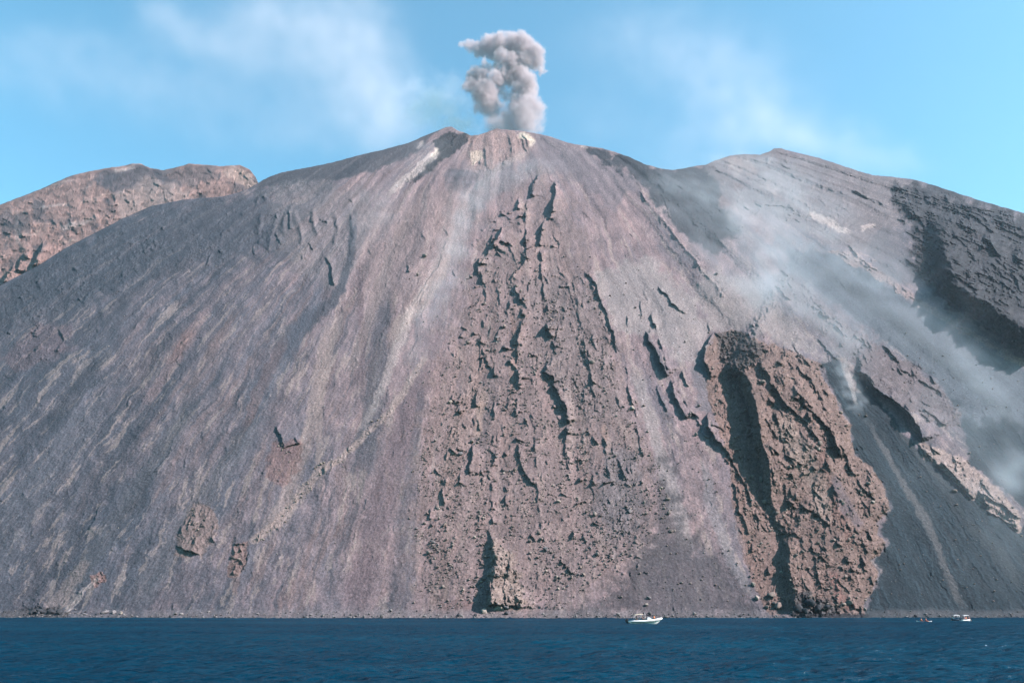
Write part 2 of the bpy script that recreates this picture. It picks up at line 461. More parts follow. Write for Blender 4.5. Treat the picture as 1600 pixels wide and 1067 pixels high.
S.tint([(760, 262), (830, 255), (840, 275), (790, 300), (745, 330), (720, 400), (700, 420), (705, 350)], (0.20, 0.185, 0.19), 0.6, 14, 10)
S.tint([(565, 330), (700, 290), (760, 300), (700, 420), (640, 480), (560, 470)], (0.255, 0.19, 0.178), 0.5, 30, 12, rough=0.28)
# saddle: dark slate ridge behind the main fan
S.tint([(896, 224), (962, 237), (1030, 262), (1060, 265), (1102, 257), (1122, 285), (1135, 330), (1150, 360), (1120, 400), (1070, 370), (1020, 312), (1000, 284), (960, 262)], (0.056, 0.064, 0.074), 0.88, 10, 14, rough=0.35)
S.stroke([(1108, 262), (1120, 290), (1132, 325), (1150, 380)], [18, 24, 22, 16], BASALT, 0.35, rough=0.3)
S.stroke([(905, 228), (918, 231)], [3, 3], PALE, 0.6)
# right summit
S.tint([(1100, 258), (1142, 243), (1215, 231), (1340, 267), (1430, 281), (1420, 330), (1370, 400), (1300, 380), (1220, 340), (1160, 330)], (0.175, 0.15, 0.15), 0.75, 10, 10, rough=0.4)
S.tint([(1130, 250), (1170, 246), (1180, 268), (1150, 275)], (0.26, 0.20, 0.18), 0.5, 8, 8, rough=0.5)
S.stroke([(1258, 332), (1290, 346), (1332, 367)], [6, 9, 5], PALE, 0.75, rough=0.3)
S.stroke([(1190, 290), (1215, 302)], [6, 5], PALE, 0.35)
S.stroke([(1342, 357), (1372, 354)], [7, 6], PALE, 0.6, rough=0.5)
S.tint([(1210, 232), (1221, 231), (1224, 236), (1208, 237)], (0.16, 0.14, 0.14), 0.8, 2, 1, rough=0.6)
# dark chute of ash on the right
S.tint([(1230, 388), (1296, 396), (1347, 418), (1397, 453), (1465, 497), (1532, 537), (1600, 577), (1800, 690), (1800, 970), (1350, 970), (1352, 955), (1365, 920), (1374, 890), (1366, 872),
        (1386, 850), (1376, 825), (1393, 790), (1378, 752), (1362, 736), (1335, 705), (1330, 668), (1312, 632), (1292, 592), (1285, 570), (1310, 560), (1360, 600), (1420, 690),
        (1510, 766), (1595, 830), (1610, 805), (1560, 760), (1516, 722), (1500, 660), (1470, 600), (1414, 558), (1357, 510), (1296, 467), (1235, 416)], SCREE, 0.93, 6, 6, rough=0.07, streak=0.25)
S.tint([(1215, 370), (1300, 390), (1400, 450), (1530, 533), (1640, 595), (1640, 660), (1500, 650), (1420, 568), (1350, 520), (1230, 435)], (0.14, 0.155, 0.175), 0.75, 34, 24, rough=0.1, streak=0.6)  # upper ash lightened: the dust veil in the air painted into its colour
S.stroke([(1240, 400), (1330, 450), (1420, 520), (1520, 600), (1620, 690)], [12, 16, 16, 14, 14], (0.085, 0.098, 0.105), 0.5, streak=1.0)
# pale trails of fresh rockfall down the ash
S.stroke([(1318, 570), (1332, 610), (1342, 640)], [5, 6, 3], (0.36, 0.31, 0.28), 0.6, ends=0.25)
S.stroke([(1350, 650), (1380, 700), (1420, 770), (1448, 815), (1470, 870), (1500, 940), (1510, 960)], [4, 6, 6, 11, 8, 8, 9], (0.14, 0.135, 0.135), 0.75, ends=0.1, streak=0.9)
S.stroke([(1380, 640), (1440, 720), (1490, 770)], [4, 5, 3], (0.11, 0.115, 0.115), 0.5, streak=1.0)
S.stroke([(1460, 740), (1500, 800), (1560, 870), (1610, 930)], [8, 10, 14, 16], (0.07, 0.082, 0.088), 0.6, streak=0.9)
# rock bands crossing the right
S.tint([(1205, 430), (1240, 430), (1300, 490), (1370, 540), (1440, 575), (1480, 615), (1495, 640), (1500, 680), (1450, 660), (1400, 630), (1345, 580), (1310, 545), (1260, 500)], (0.155, 0.125, 0.128), 0.85, 7, 9, rough=0.55)
S.tint([(1312, 562), (1325, 560), (1330, 580), (1352, 610), (1340, 612), (1318, 590)], TAN, 0.6, 4, 4, rough=0.4)
S.tint([(1432, 690), (1469, 700), (1494, 709), (1516, 722), (1526, 734), (1560, 762), (1597, 806), (1590, 828), (1547, 801), (1508, 768), (1440, 711)], (0.27, 0.205, 0.18), 0.9, 3, 5, rough=0.6)
S.tint([(1335, 392), (1370, 420), (1400, 440), (1440, 468), (1500, 505), (1560, 540), (1640, 580), (1640, 596), (1600, 575), (1532, 535), (1465, 497), (1397, 453), (1345, 418), (1290, 392)], (0.245, 0.18, 0.165), 0.9, 3, 6, rough=0.55)
# rugged massif on the right; left-face shade is partly put into its colour
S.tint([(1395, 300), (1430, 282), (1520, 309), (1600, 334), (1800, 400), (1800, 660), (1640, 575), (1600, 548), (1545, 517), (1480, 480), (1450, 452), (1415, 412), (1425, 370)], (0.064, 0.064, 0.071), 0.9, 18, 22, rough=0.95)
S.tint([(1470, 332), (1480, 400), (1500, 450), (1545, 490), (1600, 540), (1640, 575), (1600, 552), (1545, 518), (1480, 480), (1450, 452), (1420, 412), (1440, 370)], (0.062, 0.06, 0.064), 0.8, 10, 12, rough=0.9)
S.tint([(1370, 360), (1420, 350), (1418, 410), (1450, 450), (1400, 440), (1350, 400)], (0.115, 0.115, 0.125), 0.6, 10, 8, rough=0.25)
# central rubble fan
S.tint([(842, 268), (900, 330), (925, 420), (955, 520), (985, 620), (1030, 740), (1050, 840), (980, 900), (880, 955), (690, 955), (655, 900), (648, 800), (662, 690), (690, 570), (720, 480), (745, 400), (800, 330)],
       (0.205, 0.150, 0.135), 0.55, 60, 44, rough=0.42, streak=0.7)
S.tint([(820, 430), (930, 440), (960, 560), (980, 650), (900, 650), (830, 560)], (0.185, 0.15, 0.145), 0.5, 30, 20, rough=0.62)
S.stroke([(800, 480), (803, 560), (800, 620)], [6, 8, 6], (0.26, 0.16, 0.13), 0.5)
S.stroke([(760, 520), (740, 600), (715, 700), (690, 800)], [16, 20, 24, 24], (0.23, 0.165, 0.145), 0.5, rough=0.7)
S.stroke([(760, 600), (750, 650), (742, 690)], [8, 10, 8], (0.28, 0.2, 0.16), 0.5)
S.stroke([(940, 660), (950, 690), (955, 720)], [6, 8, 5], (0.30, 0.20, 0.16), 0.5)
S.stroke([(885, 600), (895, 660), (890, 720)], [9, 10, 9], TAN, 0.5)
S.tint([(768, 838), (780, 845), (800, 870), (812, 900), (822, 930), (820, 955), (768, 957), (764, 900)], (0.255, 0.195, 0.165), 0.75, 12, 14, rough=0.8)
S.stroke([(640, 965), (670, 900), (680, 840)], [20, 20, 14], (0.21, 0.155, 0.15), 0.5)
S.stroke([(765, 955), (720, 940), (690, 960)], [12, 14, 14], (0.20, 0.13, 0.12), 0.5)
# smooth dusty tongues right of the fan
S.tint([(930, 430), (1010, 400), (1080, 460), (1110, 520), (1100, 580), (1060, 560), (1010, 520), (960, 520)], (0.245, 0.215, 0.205), 0.7, 14, 10, rough=0.12)
S.stroke([(980, 560), (1000, 600), (1030, 700), (1060, 800), (1080, 880)], [14, 14, 16, 18, 16], (0.255, 0.225, 0.215), 0.65)
S.stroke([(1010, 520), (1024, 555), (1040, 588)], [6, 10, 10], (0.10, 0.10, 0.115), 0.55, rough=0.3)
S.tint([(1100, 420), (1180, 440), (1260, 520), (1290, 560), (1240, 545), (1170, 515), (1120, 515), (1080, 470)], (0.25, 0.215, 0.20), 0.65, 14, 10, rough=0.2, streak=0.6)
S.tint([(1112, 620), (1135, 600), (1150, 640), (1150, 670), (1120, 668)], TAN, 0.7, 6, 5, rough=0.4)
S.tint([(1085, 545), (1102, 550), (1110, 600), (1110, 640), (1085, 650)], (0.13, 0.135, 0.15), 0.55, 8, 6)
S.tint([(950, 690), (1000, 720), (1000, 800), (960, 860), (930, 800)], (0.15, 0.145, 0.155), 0.45, 20, 12, rough=0.6)
# dark ash cone at the foot, left of the buttress
S.tint([(1040, 720), (1070, 830), (1110, 860), (1140, 890), (1190, 945), (1196, 968), (900, 968), (960, 915), (1000, 860)], (0.088, 0.086, 0.095), 0.72, 44, 26, rough=0.12, streak=0.5)
S.stroke([(1100, 700), (1110, 790), (1140, 870), (1180, 940)], [10, 14, 12, 8], (0.20, 0.185, 0.19), 0.6)
# the buttress: brown lava flow with a red core
BUT = [(1116, 521), (1140, 517), (1165, 523), (1206, 538), (1251, 554), (1280, 567), (1288, 590), (1303, 617), (1312, 635), (1318, 648), (1330, 666), (1327, 680), (1334, 707), (1350, 722),
       (1368, 739), (1378, 755), (1380, 767), (1392, 788), (1372, 816), (1374, 832), (1385, 849), (1378, 861), (1361, 875), (1371, 900), (1361, 926), (1350, 945), (1351, 959),
       (1196, 959), (1188, 940), (1165, 860), (1150, 790), (1140, 735), (1128, 690), (1112, 640), (1104, 590), (1099, 560)]
S.tint(BUT, (0.206, 0.140, 0.119), 0.92, 2.0, 4.5, rough=0.62)
S.stroke([(1290, 690), (1285, 740), (1310, 800), (1335, 860)], [9, 14, 12, 8], (0.20, 0.115, 0.095), 0.6, rough=0.45)
S.stroke([(1300, 735), (1320, 790), (1350, 830)], [8, 14, 10], (0.15, 0.125, 0.14), 0.6, rough=0.2)
S.stroke([(1143, 735), (1152, 790), (1170, 870), (1190, 930)], [9, 12, 12, 8], (0.215, 0.14, 0.12), 0.7, rough=0.4)
S.stroke([(1300, 890), (1310, 930), (1335, 955)], [10, 12, 12], (0.22, 0.115, 0.10), 0.65, rough=0.4)
S.stroke([(1210, 640), (1240, 690), (1280, 760), (1290, 830)], [20, 26, 24, 18], (0.245, 0.19, 0.16), 0.6)
S.tint([(1118, 520), (1165, 522), (1195, 540), (1180, 570), (1150, 580), (1125, 560)], (0.095, 0.085, 0.082), 0.8, 6, 6, rough=1.0)
S.tint([(1240, 932), (1262, 918), (1272, 940), (1290, 938), (1312, 955), (1300, 964), (1240, 964)], (0.09, 0.088, 0.09), 0.85, 4, 4, rough=1.25)
S.tint([(1125, 570), (1160, 580), (1160, 640), (1150, 620), (1130, 600)], (0.17, 0.125, 0.12), 0.6, 6, 4)
# beach of pale pebbles
bch = sstep(948, 958, V + 4 * fbm(U / 25, V / 20, 3, 77)) * np.interp(U, [-170, 560, 640, 1180, 1240, 1300, 1350, 1420, 1800], [0.6, 0.9, 0.9, 0.8, 0.2, 0.1, 0.5, 0.7, 0.7])
bch = bch * np.clip(0.7 + 0.9 * fbm(U / 40, V / 60, 4, 79), 0.1, 1)
S.mix(slice(None), bch * 0.75, (0.19, 0.172, 0.168))
S.rough[:] = np.maximum(S.rough, bch * 0.5)
S.stroke([(1244, 962), (1300, 962), (1365, 962)], [5, 5, 5], (0.045, 0.048, 0.055), 0.9)

# ---- relief: steps whose left faces fall into shade (edges read off the photograph)
G = 0
def sc(w, *pts, **k):
    global G
    G += 1
    S.scarp(list(pts), w, seed=G, **k)
# upper centre
sc(10, (866, 281), (867, 298), (862, 313), (861, 333), (854, 346)); sc(9, (849, 350), (844, 369), (842, 385))
sc(9, (844, 272), (832, 290), (826, 305)); sc(5, (824, 310), (820, 327)); sc(7, (811, 309), (809, 330))
sc(6, (819, 362), (821, 384), (820, 402), (811, 419), (799, 437)); sc(13, (783, 354), (778, 371), (768, 387))
sc(7, (749, 400), (747, 414)); sc(7, (748, 414), (745, 429)); sc(8, (811, 455), (811, 473)); sc(9, (854, 503), (854, 518)); sc(6, (843, 392), (846, 410))
sc(5, (825, 440), (824, 460)); sc(5, (800, 465), (795, 485)); sc(4, (780, 377), (792, 380), (804, 388))
sc([4, 6, 5, 6, 6, 4], (911, 423), (924, 432), (932, 445), (936, 468), (944, 484), (950, 498), (956, 518), (964, 553))
sc(4, (978, 491), (981, 513)); sc(3, (999, 467), (1002, 500)); sc(4.5, (1027, 446), (1043, 462), (1054, 478), (1072, 490))
sc([5, 14, 14], (1009, 516), (1024, 552), (1044, 590)); sc(10, (1048, 594), (1054, 620), (1066, 639), (1076, 657))
sc(4, (1026, 600), (1035, 628), (1044, 646)); sc(3, (1105, 502), (1109, 519)); sc(5, (1067, 575), (1074, 607))
sc(3, (952, 560), (960, 584))
# long broken ribs running down the fan
RIB = dict(jag=1.3, broken=True)
sc([2, 5, 4, 5, 4, 3], (866, 281), (860, 330), (848, 352), (842, 388), (845, 420), (850, 470), (855, 520), **RIB)
sc([3, 5, 4, 4, 6, 4, 4, 3], (842, 273), (820, 330), (821, 384), (811, 419), (800, 437), (812, 470), (814, 505), (806, 545), (811, 592), (806, 640), (803, 690), **RIB)
sc([3, 5, 4, 4, 4, 3], (783, 354), (768, 387), (749, 412), (757, 470), (752, 540), (768, 588), (745, 612), (741, 650), (736, 720), **RIB)
sc([3, 4, 5, 4, 3], (852, 505), (868, 545), (850, 580), (868, 610), (886, 660), (880, 700), (890, 760), **RIB)
sc([2, 4, 4, 3], (895, 440), (905, 500), (918, 560), (930, 640), (946, 700), (955, 760), **RIB)
sc([2, 4, 4, 3], (735, 560), (718, 620), (700, 690), (694, 760), (690, 800), **RIB)
sc([2, 4, 4, 3], (830, 640), (836, 700), (838, 760), (846, 830), **RIB)
sc([2, 3, 4, 3], (770, 620), (776, 690), (766, 760), (768, 806), **RIB)
sc([2, 4, 3], (950, 500), (975, 570), (990, 640), (1004, 720), **RIB)
sc([2, 4, 4, 3], (1000, 440), (1020, 500), (1046, 590), (1090, 660), (1112, 700), **RIB)
# middle of the rubble fan
sc(5, (815, 482), (815, 496)); sc(8, (814, 507), (809, 523), (805, 540)); sc(9, (853, 503), (858, 520), (867, 529)); sc(5, (780, 512), (773, 533)); sc(6, (753, 528), (750, 538))
sc(8, (774, 570), (769, 588)); sc(8, (812, 572), (811, 592), (809, 608)); sc(5, (806, 545), (806, 570)); sc(10, (846, 578), (865, 588), (865, 599)); sc(10, (862, 599), (874, 617), (880, 630), (885, 651), (887, 663))
sc(11, (884, 664), (883, 680)); sc(8, (747, 606), (741, 628), (742, 638)); sc(9, (739, 692), (735, 725), (732, 742)); sc(6, (807, 692), (812, 723), (820, 740), (838, 761))
sc(6, (689, 762), (695, 788)); sc(5, (925, 678), (935, 697)); sc(6, (942, 678), (948, 698)); sc(6, (790, 772), (790, 792)); sc(5, (767, 806), (769, 820)); sc(4, (744, 655), (750, 675)); sc(7, (785, 706), (792, 714))
sc(5, (700, 700), (712, 712)); sc(4, (722, 660), (730, 672)); sc(5, (720, 735), (715, 760))
# the little cliff at the foot of the fan
sc([6, 8, 13, 16, 11, 20, 25, 15], (766, 836), (769, 850), (772, 866), (774, 884), (767, 895), (766, 910), (767, 925), (766, 950), ends=0.04, back=40, jag=0.25, face=4)
# gullies either side of the buttress
sc([4, 16, 14, 6, 5, 6, 6, 4], (1105, 640), (1105, 668), (1116, 687), (1129, 697), (1138, 709), (1146, 726), (1162, 757), (1177, 794)); sc(4, (1107, 663), (1120, 667), (1137, 679))
sc(5, (1143, 753), (1150, 769), (1154, 790), (1162, 814), (1171, 836)); sc([8, 14, 13, 6], (1115, 519), (1102, 541), (1100, 561), (1106, 580), (1110, 594), ends=0.05)
sc([10, 28, 38, 40, 40, 36, 24, 12, 10, 20, 20, 20, 14], (1128, 560), (1160, 580), (1172, 601), (1179, 626), (1186, 657), (1190, 691), (1201, 720), (1203, 750), (1206, 785), (1218, 808), (1232, 845), (1234, 884), (1241, 919), (1243, 945), (1238, 968), ends=0.02, back=70, jag=0.2, drop=0.1, face=14)
sc([8, 13, 12, 8, 5, 4], (1181, 565), (1197, 583), (1206, 601), (1219, 617), (1228, 635), (1246, 648), (1268, 667)); sc(7, (1241, 570), (1251, 583), (1267, 594), (1276, 619))
sc([4, 5, 6, 14, 16, 12], (1234, 616), (1251, 628), (1271, 646), (1282, 657), (1296, 671), (1305, 691), (1315, 718)); sc(4, (1242, 609), (1260, 628), (1272, 638)); sc(8, (1213, 562), (1226, 572))
sc(6, (1198, 695), (1219, 710)); sc(5, (1225, 710), (1254, 730)); sc(3.5, (1281, 634), (1297, 647)); sc(10, (1226, 780), (1242, 792)); sc(6, (1250, 790), (1270, 797), (1282, 811), (1299, 822))
sc(6, (1338, 748), (1357, 769), (1369, 787)); sc(6, (1351, 828), (1365, 846)); sc(6, (1350, 852), (1356, 866)); sc(5, (1278, 866), (1294, 881)); sc(4, (1306, 902), (1315, 915), (1332, 927)); sc(7, (1318, 870), (1326, 882))
sc(6, (1322, 720), (1338, 748)); sc(6, (1348, 872), (1352, 884)); sc(6, (1285, 850), (1292, 862)); sc(7, (1200, 885), (1202, 900)); sc(6, (1172, 850), (1174, 865)); sc(5, (1182, 800), (1184, 830)); sc(5, (1205, 725), (1212, 760))
sc(6, (1258, 925), (1262, 960)); sc(8, (1278, 935), (1282, 958)); sc(5, (1268, 940), (1272, 960))
sc([2, 4, 6, 5, 4, 3], (1215, 545), (1240, 590), (1262, 650), (1290, 720), (1312, 790), (1330, 840), **RIB)
sc([3, 5, 6, 5, 4, 3], (1192, 600), (1214, 660), (1236, 740), (1248, 800), (1256, 850), (1252, 900), **RIB)
sc([2, 4, 4, 3], (1262, 572), (1288, 640), (1310, 690), (1335, 740), **RIB)
sc([3, 5, 4], (1290, 800), (1310, 850), (1338, 900), **RIB); sc([3, 5, 4], (1262, 830), (1276, 880), (1284, 930), **RIB)
# bands on the right
sc([10, 14, 14, 15, 16, 16, 14], (1333, 583), (1351, 586), (1365, 602), (1382, 619), (1410, 637), (1424, 650), (1436, 667), (1440, 691), ends=0.05); sc(7, (1450, 695), (1472, 712)); sc(6, (1468, 722), (1491, 745), (1508, 765), (1523, 780))
sc(6, (1535, 772), (1561, 787), (1581, 801), (1596, 812)); sc(4, (1538, 795), (1567, 813), (1591, 828)); sc(3.5, (1431, 592), (1458, 608)); sc(4, (1434, 623), (1458, 639)); sc(6, (1440, 640), (1481, 667)); sc(3, (1270, 470), (1300, 500)); sc(3.5, (1300, 495), (1320, 515))
sc(3.5, (1225, 543), (1260, 560), (1290, 575)); sc(3, (1275, 530), (1300, 552), (1312, 568)); sc(3, (1350, 415), (1375, 425)); sc(4, (1210, 445), (1235, 470)); sc(3, (1330, 520), (1360, 545)); sc(3, (1400, 570), (1420, 585))
# the rugged massif
sc([18, 36, 54, 58, 58, 56, 54, 54, 54, 50], (1477, 331), (1475, 353), (1474, 378), (1481, 402), (1487, 420), (1498, 442), (1522, 460), (1554, 478), (1588, 505), (1650, 545), ends=0.03, back=60, jag=0.15, face=34)
sc(9, (1512, 335), (1531, 347), (1554, 366)); sc(7, (1496, 349), (1509, 359)); sc(10, (1533, 371), (1548, 384), (1563, 400)); sc(8, (1553, 402), (1566, 415)); sc(7, (1491, 411), (1507, 418)); sc(8, (1505, 439), (1532, 455)); sc(8, (1580, 395), (1600, 408))
sc(8, (1560, 440), (1590, 460)); sc(5, (1420, 300), (1412, 330)); sc(6, (1440, 305), (1470, 312)); sc(6, (1500, 320), (1560, 332)); sc(6, (1550, 345), (1600, 360)); sc(5, (1330, 300), (1360, 312)); sc(4, (1340, 345), (1325, 355))
sc(6, (1520, 425), (1560, 445)); sc(7, (1590, 430), (1620, 450)); sc(6, (1500, 480), (1530, 497))
# near cone in front of the saddle
sc([3, 6, 6, 5, 3], (1140, 470), (1060, 372), (1012, 312), (998, 284), (962, 262), ends=0.1)
sc(2.5, (1030, 300), (1050, 345))
# left
sc(5, (451, 324), (454, 351), (454, 361)); sc(3, (486, 335), (486, 350)); sc(3, (498, 337), (514, 351)); sc(3, (526, 340), (521, 357)); sc(3, (470, 395), (469, 408)); sc([3, 5, 5], (505, 401), (515, 412), (518, 425), (521, 447))
sc(5, (634, 413), (638, 429)); sc(2, (690, 392), (686, 412), (668, 437), (645, 478)); sc(2, (539, 311), (555, 318)); sc(4, (428, 664), (439, 682), (443, 698)); sc(4, (456, 684), (470, 696)); sc(3, (504, 726), (508, 742))
sc(3, (90, 512), (102, 530), (84, 551)); sc(4, (299, 806), (296, 820)); sc(3, (316, 812), (314, 824)); sc(3, (285, 820), (282, 836)); sc(4, (372, 856), (378, 864)); sc(3, (374, 874), (382, 884)); sc(2, (270, 700), (240, 740)); sc(2, (160, 780), (140, 830))
sc(3, (430, 360), (440, 385)); sc(2.5, (480, 375), (490, 395)); sc(2.5, (330, 395), (320, 420)); sc(2.5, (395, 380), (400, 400)); sc(3, (430, 330), (436, 345))
sc(2, (655, 362), (665, 378)); sc(2, (690, 355), (702, 372)); sc(2, (575, 385), (580, 398)); sc(2.5, (700, 540), (706, 550)); sc(3, (706, 420), (712, 432))
for pts in ([(459, 315), (447, 335), (441, 370)], [(458, 322), (468, 360), (474, 385)], [(487, 320), (492, 350), (500, 372)], [(520, 330), (530, 352), (520, 385)], [(548, 330), (552, 370), (547, 400)], [(435, 330), (425, 360), (420, 395)], [(410, 330), (400, 370)]):
    S.ridge(pts, 2.6, 4.0)
# down-facing rock steps of the outcrop and strata on the right
def down_step(h, *pts):
    sl, d, p = S.line(list(pts), 40)
    # drawn left to right: the upper side stands proud
    S.h[:, sl] += h * sstep(-1.2, 1.2, d) * np.exp(-np.maximum(d, 0) / 16) * sstep(0, .3, S.p_end) * sstep(0, .3, 1 - S.p_end)
down_step(5, (271, 853), (285, 857), (300, 863), (313, 868)); down_step(4, (362, 850), (388, 853)); down_step(4, (438, 700), (472, 692)); down_step(6, (1150, 545), (1190, 560))
down_step(5, (1400, 345), (1470, 335)); down_step(3, (1180, 318), (1230, 325))

# countless small broken ridges wherever the ground is rugged
Rmap = S.rough.copy()
def slant(u, v):
    return KP * (u - UC) / max(30.0, v - V0)
made = 0
while made < 1900:
    u, v = RNG.uniform(-120, 1720), RNG.uniform(215, 960)
    c = int(np.clip(u - us[0], 0, len(us) - 1))
    if v < vtop[c] + 8: continue
    rr = float(Rmap[int((VB - v) / (VB - vtop[c]) * (NR - 1)), c])
    if RNG.random() > 0.05 + rr * 0.9: continue
    L = RNG.uniform(5, 14) + RNG.exponential(9) * min(1.2, 0.5 + rr)
    k = slant(u, v) * RNG.uniform(0.75, 1.15) + RNG.normal(0, 0.22)
    if u > 1395 and v < 560: k = RNG.uniform(0.3, 1.7)
    n = 4; pts = []
    for i in range(n):
        t = (i / (n - 1) - 0.5) * L
        q = 1 / math.hypot(1, k)
        pts.append((u + t * k * q + RNG.normal(0, 0.9), v + t * q))
    w = (1.2 + 3.2 * min(1, rr)) * RNG.uniform(0.5, 1.5) * (0.5 if rr < 0.3 else 1.0)
    sc([w * 0.7, w, w, w * 0.6], *pts, jag=0.6); made += 1

made = 0
while made < 560:
    u, v = RNG.uniform(670, 1010), RNG.uniform(330, 900)
    if abs(u - 815 - 0.06 * (v - 600)) > 40 + 0.26 * (v - 300) * (1 if v < 760 else 0.95): continue
    if float(fbm(np.float32(u / 30), np.float32(v / 36), 2, 640)) < RNG.uniform(-0.3, 0.3): continue
    k = RNG.normal(0.0, 0.5) + slant(u, v); L = 2.5 + RNG.exponential(3.5); w = 1.3 + RNG.exponential(1.5); q = 1 / math.hypot(1, k)
    sc([w, w], (u - L * k * q / 2, v - L * q / 2), (u + L * k * q / 2, v + L * q / 2)); made += 1
# the buttress stands above the ash on its right
sl, m, d = S.poly(BUT, 3.0, 4.0, 14.0, 61)
right = sstep(1150, 1260, S.U[:, sl] - 0.25 * (S.V[:, sl] - 560))
S.h[:, sl] += right * (9.0 * sstep(-1, 7, d) + 9.0 * sstep(0, 60, d))
sl, m, d = S.poly([(1432, 690), (1494, 709), (1526, 734), (1560, 762), (1597, 806), (1590, 828), (1508, 768), (1440, 711)], 3, 3, 14, 62)
S.h[:, sl] += 6 * sstep(-1, 9, d)
# headland and cliff toe reach forward to the water
sl, m, d = S.poly([(768, 836), (790, 850), (815, 900), (822, 975), (768, 975), (764, 900)], 9, 9, 12, 63)
S.h[:, sl] += 3 * m

# ---- relief: roughness
ashm = (1 - sstep(0.055, 0.085, S.c @ np.array((0.3, 0.5, 0.2), np.float32))) * (U > 1150) * (V > 380)    # loose black ash: rills run down it
S.h += ashm * (1.3 * st2 + 0.7 * st3 + 0.3 * st4)
S.c *= (1 + ashm * (0.55 * st2 + 0.35 * st3))[..., None]
Rz = np.clip(S.rough, 0, 1.3)
nA = fbm(S.UW / 26, S.VW / 26, 3, 201, 0.55)
nB = fbm(fan / 11 + 5, S.V / 17, 5, 203, 0.68, ridged=True)
nC = fbm(S.UW / 9, S.VW / 7, 4, 207, 0.7)
nD = fbm(S.U / 3.6, S.V / 3.0, 3, 209, 0.65)
f1, g1 = facets(fan / 13 + 0.35 * nC, S.VW / 24 + 0.3 * nC, 71)
f2, g2 = facets(S.UX / 6.0 + 0.4 * nC, S.VW / 6.5, 72)
f3, g3 = facets(S.U / 3.2, S.V / 3.0, 73)
clus = np.clip(0.62 + 1.9 * fbm(S.UX / 22, S.V / 46, 4, 211, 0.6), 0.05, 1.8)
R2 = Rz * np.minimum(Rz, 1)
S.h += 1.8 * Rz * nA + clus * (3.6 * R2 * nB + R2 * 5.0 * f1 + R2 * 4.2 * f2 + R2 * 2.6 * f3) + R2 * 1.6 * nC + 0.35 * R2 * raw
S.h += (0.25 * st2 + 0.22 * st3 + 0.5 * st1) * amp + 0.12 * st4 + 0.5 * iso + 0.05 * raw + Rz * 0.7 * f2 * clus + 0.22 * f3 * clus
# broad undulation of the fan
S.h += 10 * fbm(fan / 120 + 3, S.V / 500, 3, 220)
# colour follows rock: freshly broken lumps are a little paler, fines a little darker
lump = sstep(0.0, 0.5, f2 + 0.5 * f1)
S.c *= np.clip(1 + 0.34 * Rz * (lump - 0.4) + 0.17 * st3 * (0.2 + amp) + 0.15 * st4 + (0.07 + 0.10 * Rz) * raw + 0.12 * iso, 0.35, 1.9)[..., None]
MEAN = np.array((0.19, 0.158, 0.155), np.float32)
lum = (S.c @ np.array((0.3, 0.5, 0.2), np.float32)) / 0.165
S.c *= np.clip(lum, 0.2, 3)[..., None] ** 0.52
flk = RNG.random(S.U.shape) < 0.004 * (0.3 + clus)          # single pale stones
S.c[flk] = np.minimum(S.c[flk] * 1.9 + 0.03, 0.6)

edge = sstep(0, 10, V - vtop[None, :])            # leave the skyline where it was traced
S.h *= (0.15 + 0.85 * edge)
S.h *= np.clip((968 - V) / 5, 0, 1)

X, e = tan_az_el(U, V)
Y = depth_of_slope(U, V)
T = 1.0 - 0.20 * X * X
nx, ny, nz_ = 0.4 * X, -T, np.ones_like(T)
ln = np.sqrt(nx ** 2 + ny ** 2 + 1); rl = np.sqrt(X ** 2 + 1 + e ** 2)
cosi = np.clip(-(nx * X + ny + e) / ln / rl, 0.3, 1)
Yd = Y - S.h * Y / F / cosi / rl * 1.0
Yd = np.maximum(Yd, 262.0)
P = np.stack([X * Yd, Yd, CAMH + e * Yd], -1)
SURF_Y = Yd
# the far side of the mountain, falling away behind the skyline
back = []
for k, (dy, dz) in enumerate([(6, -0.6), (25, -8), (80, -40), (240, -170), (700, -620), (900, -900)]):
    q = P[-1].copy(); q[:, 1] += dy; q[:, 0] *= (1 + dy / 2500.0); q[:, 2] = np.maximum(q[:, 2] + dz, -6); back.append(q)
PB = np.concatenate([P, np.stack(back)], 0)
CB = np.concatenate([S.c, np.repeat(S.c[-1:], len(back), 0)], 0)
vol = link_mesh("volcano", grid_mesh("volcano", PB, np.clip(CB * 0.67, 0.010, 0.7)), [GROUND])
tag(vol, "volcano flank of grey ash, pink scree and brown lava rising from the sea", None, kind="structure")

def surface_at(u, v):
    """The point of the built flank seen at a pixel of the photograph."""
    c = int(np.clip(round((u - us[0]) / STEP), 0, len(us) - 1))
    r = int(np.clip(round((VB - v) / (VB - vtop[c]) * (NR - 1)), 0, NR - 1))
    return Vector(P[r, c])

# ------------------------------------------------------------------ the older ridge behind the left shoulder
HSKY = [(-200, 385), (-100, 352), (0, 320), (60, 297), (105, 277), (125, 271), (160, 264), (195, 259), (205, 256), (220, 256), (235, 263), (255, 266), (275, 262), (295, 256), (325, 258),
        (345, 260), (375, 258), (390, 265), (399, 276), (405, 292), (430, 310), (470, 330)]
hu = np.arange(-170, 431, 1.0)
ht = np.interp(hu, [p[0] for p in HSKY], [p[1] for p in HSKY]) + 1.2 * fbm(hu / 10, hu * 0 + 1.1, 4, 57, 0.6)
HR = 230
hV = 560 + np.linspace(0, 1, HR)[:, None] * (ht[None, :] - 560)
hU = np.broadcast_to(hu[None, :], hV.shape).copy()
H = Sheet(hU, hV)
hs = fbm((H.UW + 0.6 * H.VW) / 60, (H.VW + 0.25 * H.UW) / 7, 5, 401, 0.6)
hb = fbm(H.UW / 40, H.VW / 30, 5, 402, 0.6)
H.streak = np.clip(0.5 + hs, 0, 1)
H.c[:] = np.asarray((0.255, 0.165, 0.142)) * (1 + 0.25 * hs)[..., None]
H.rough[:] = 0.8
H.mix(slice(None), sstep(0.02, 0.35, hb) * 0.75, (0.115, 0.105, 0.11))
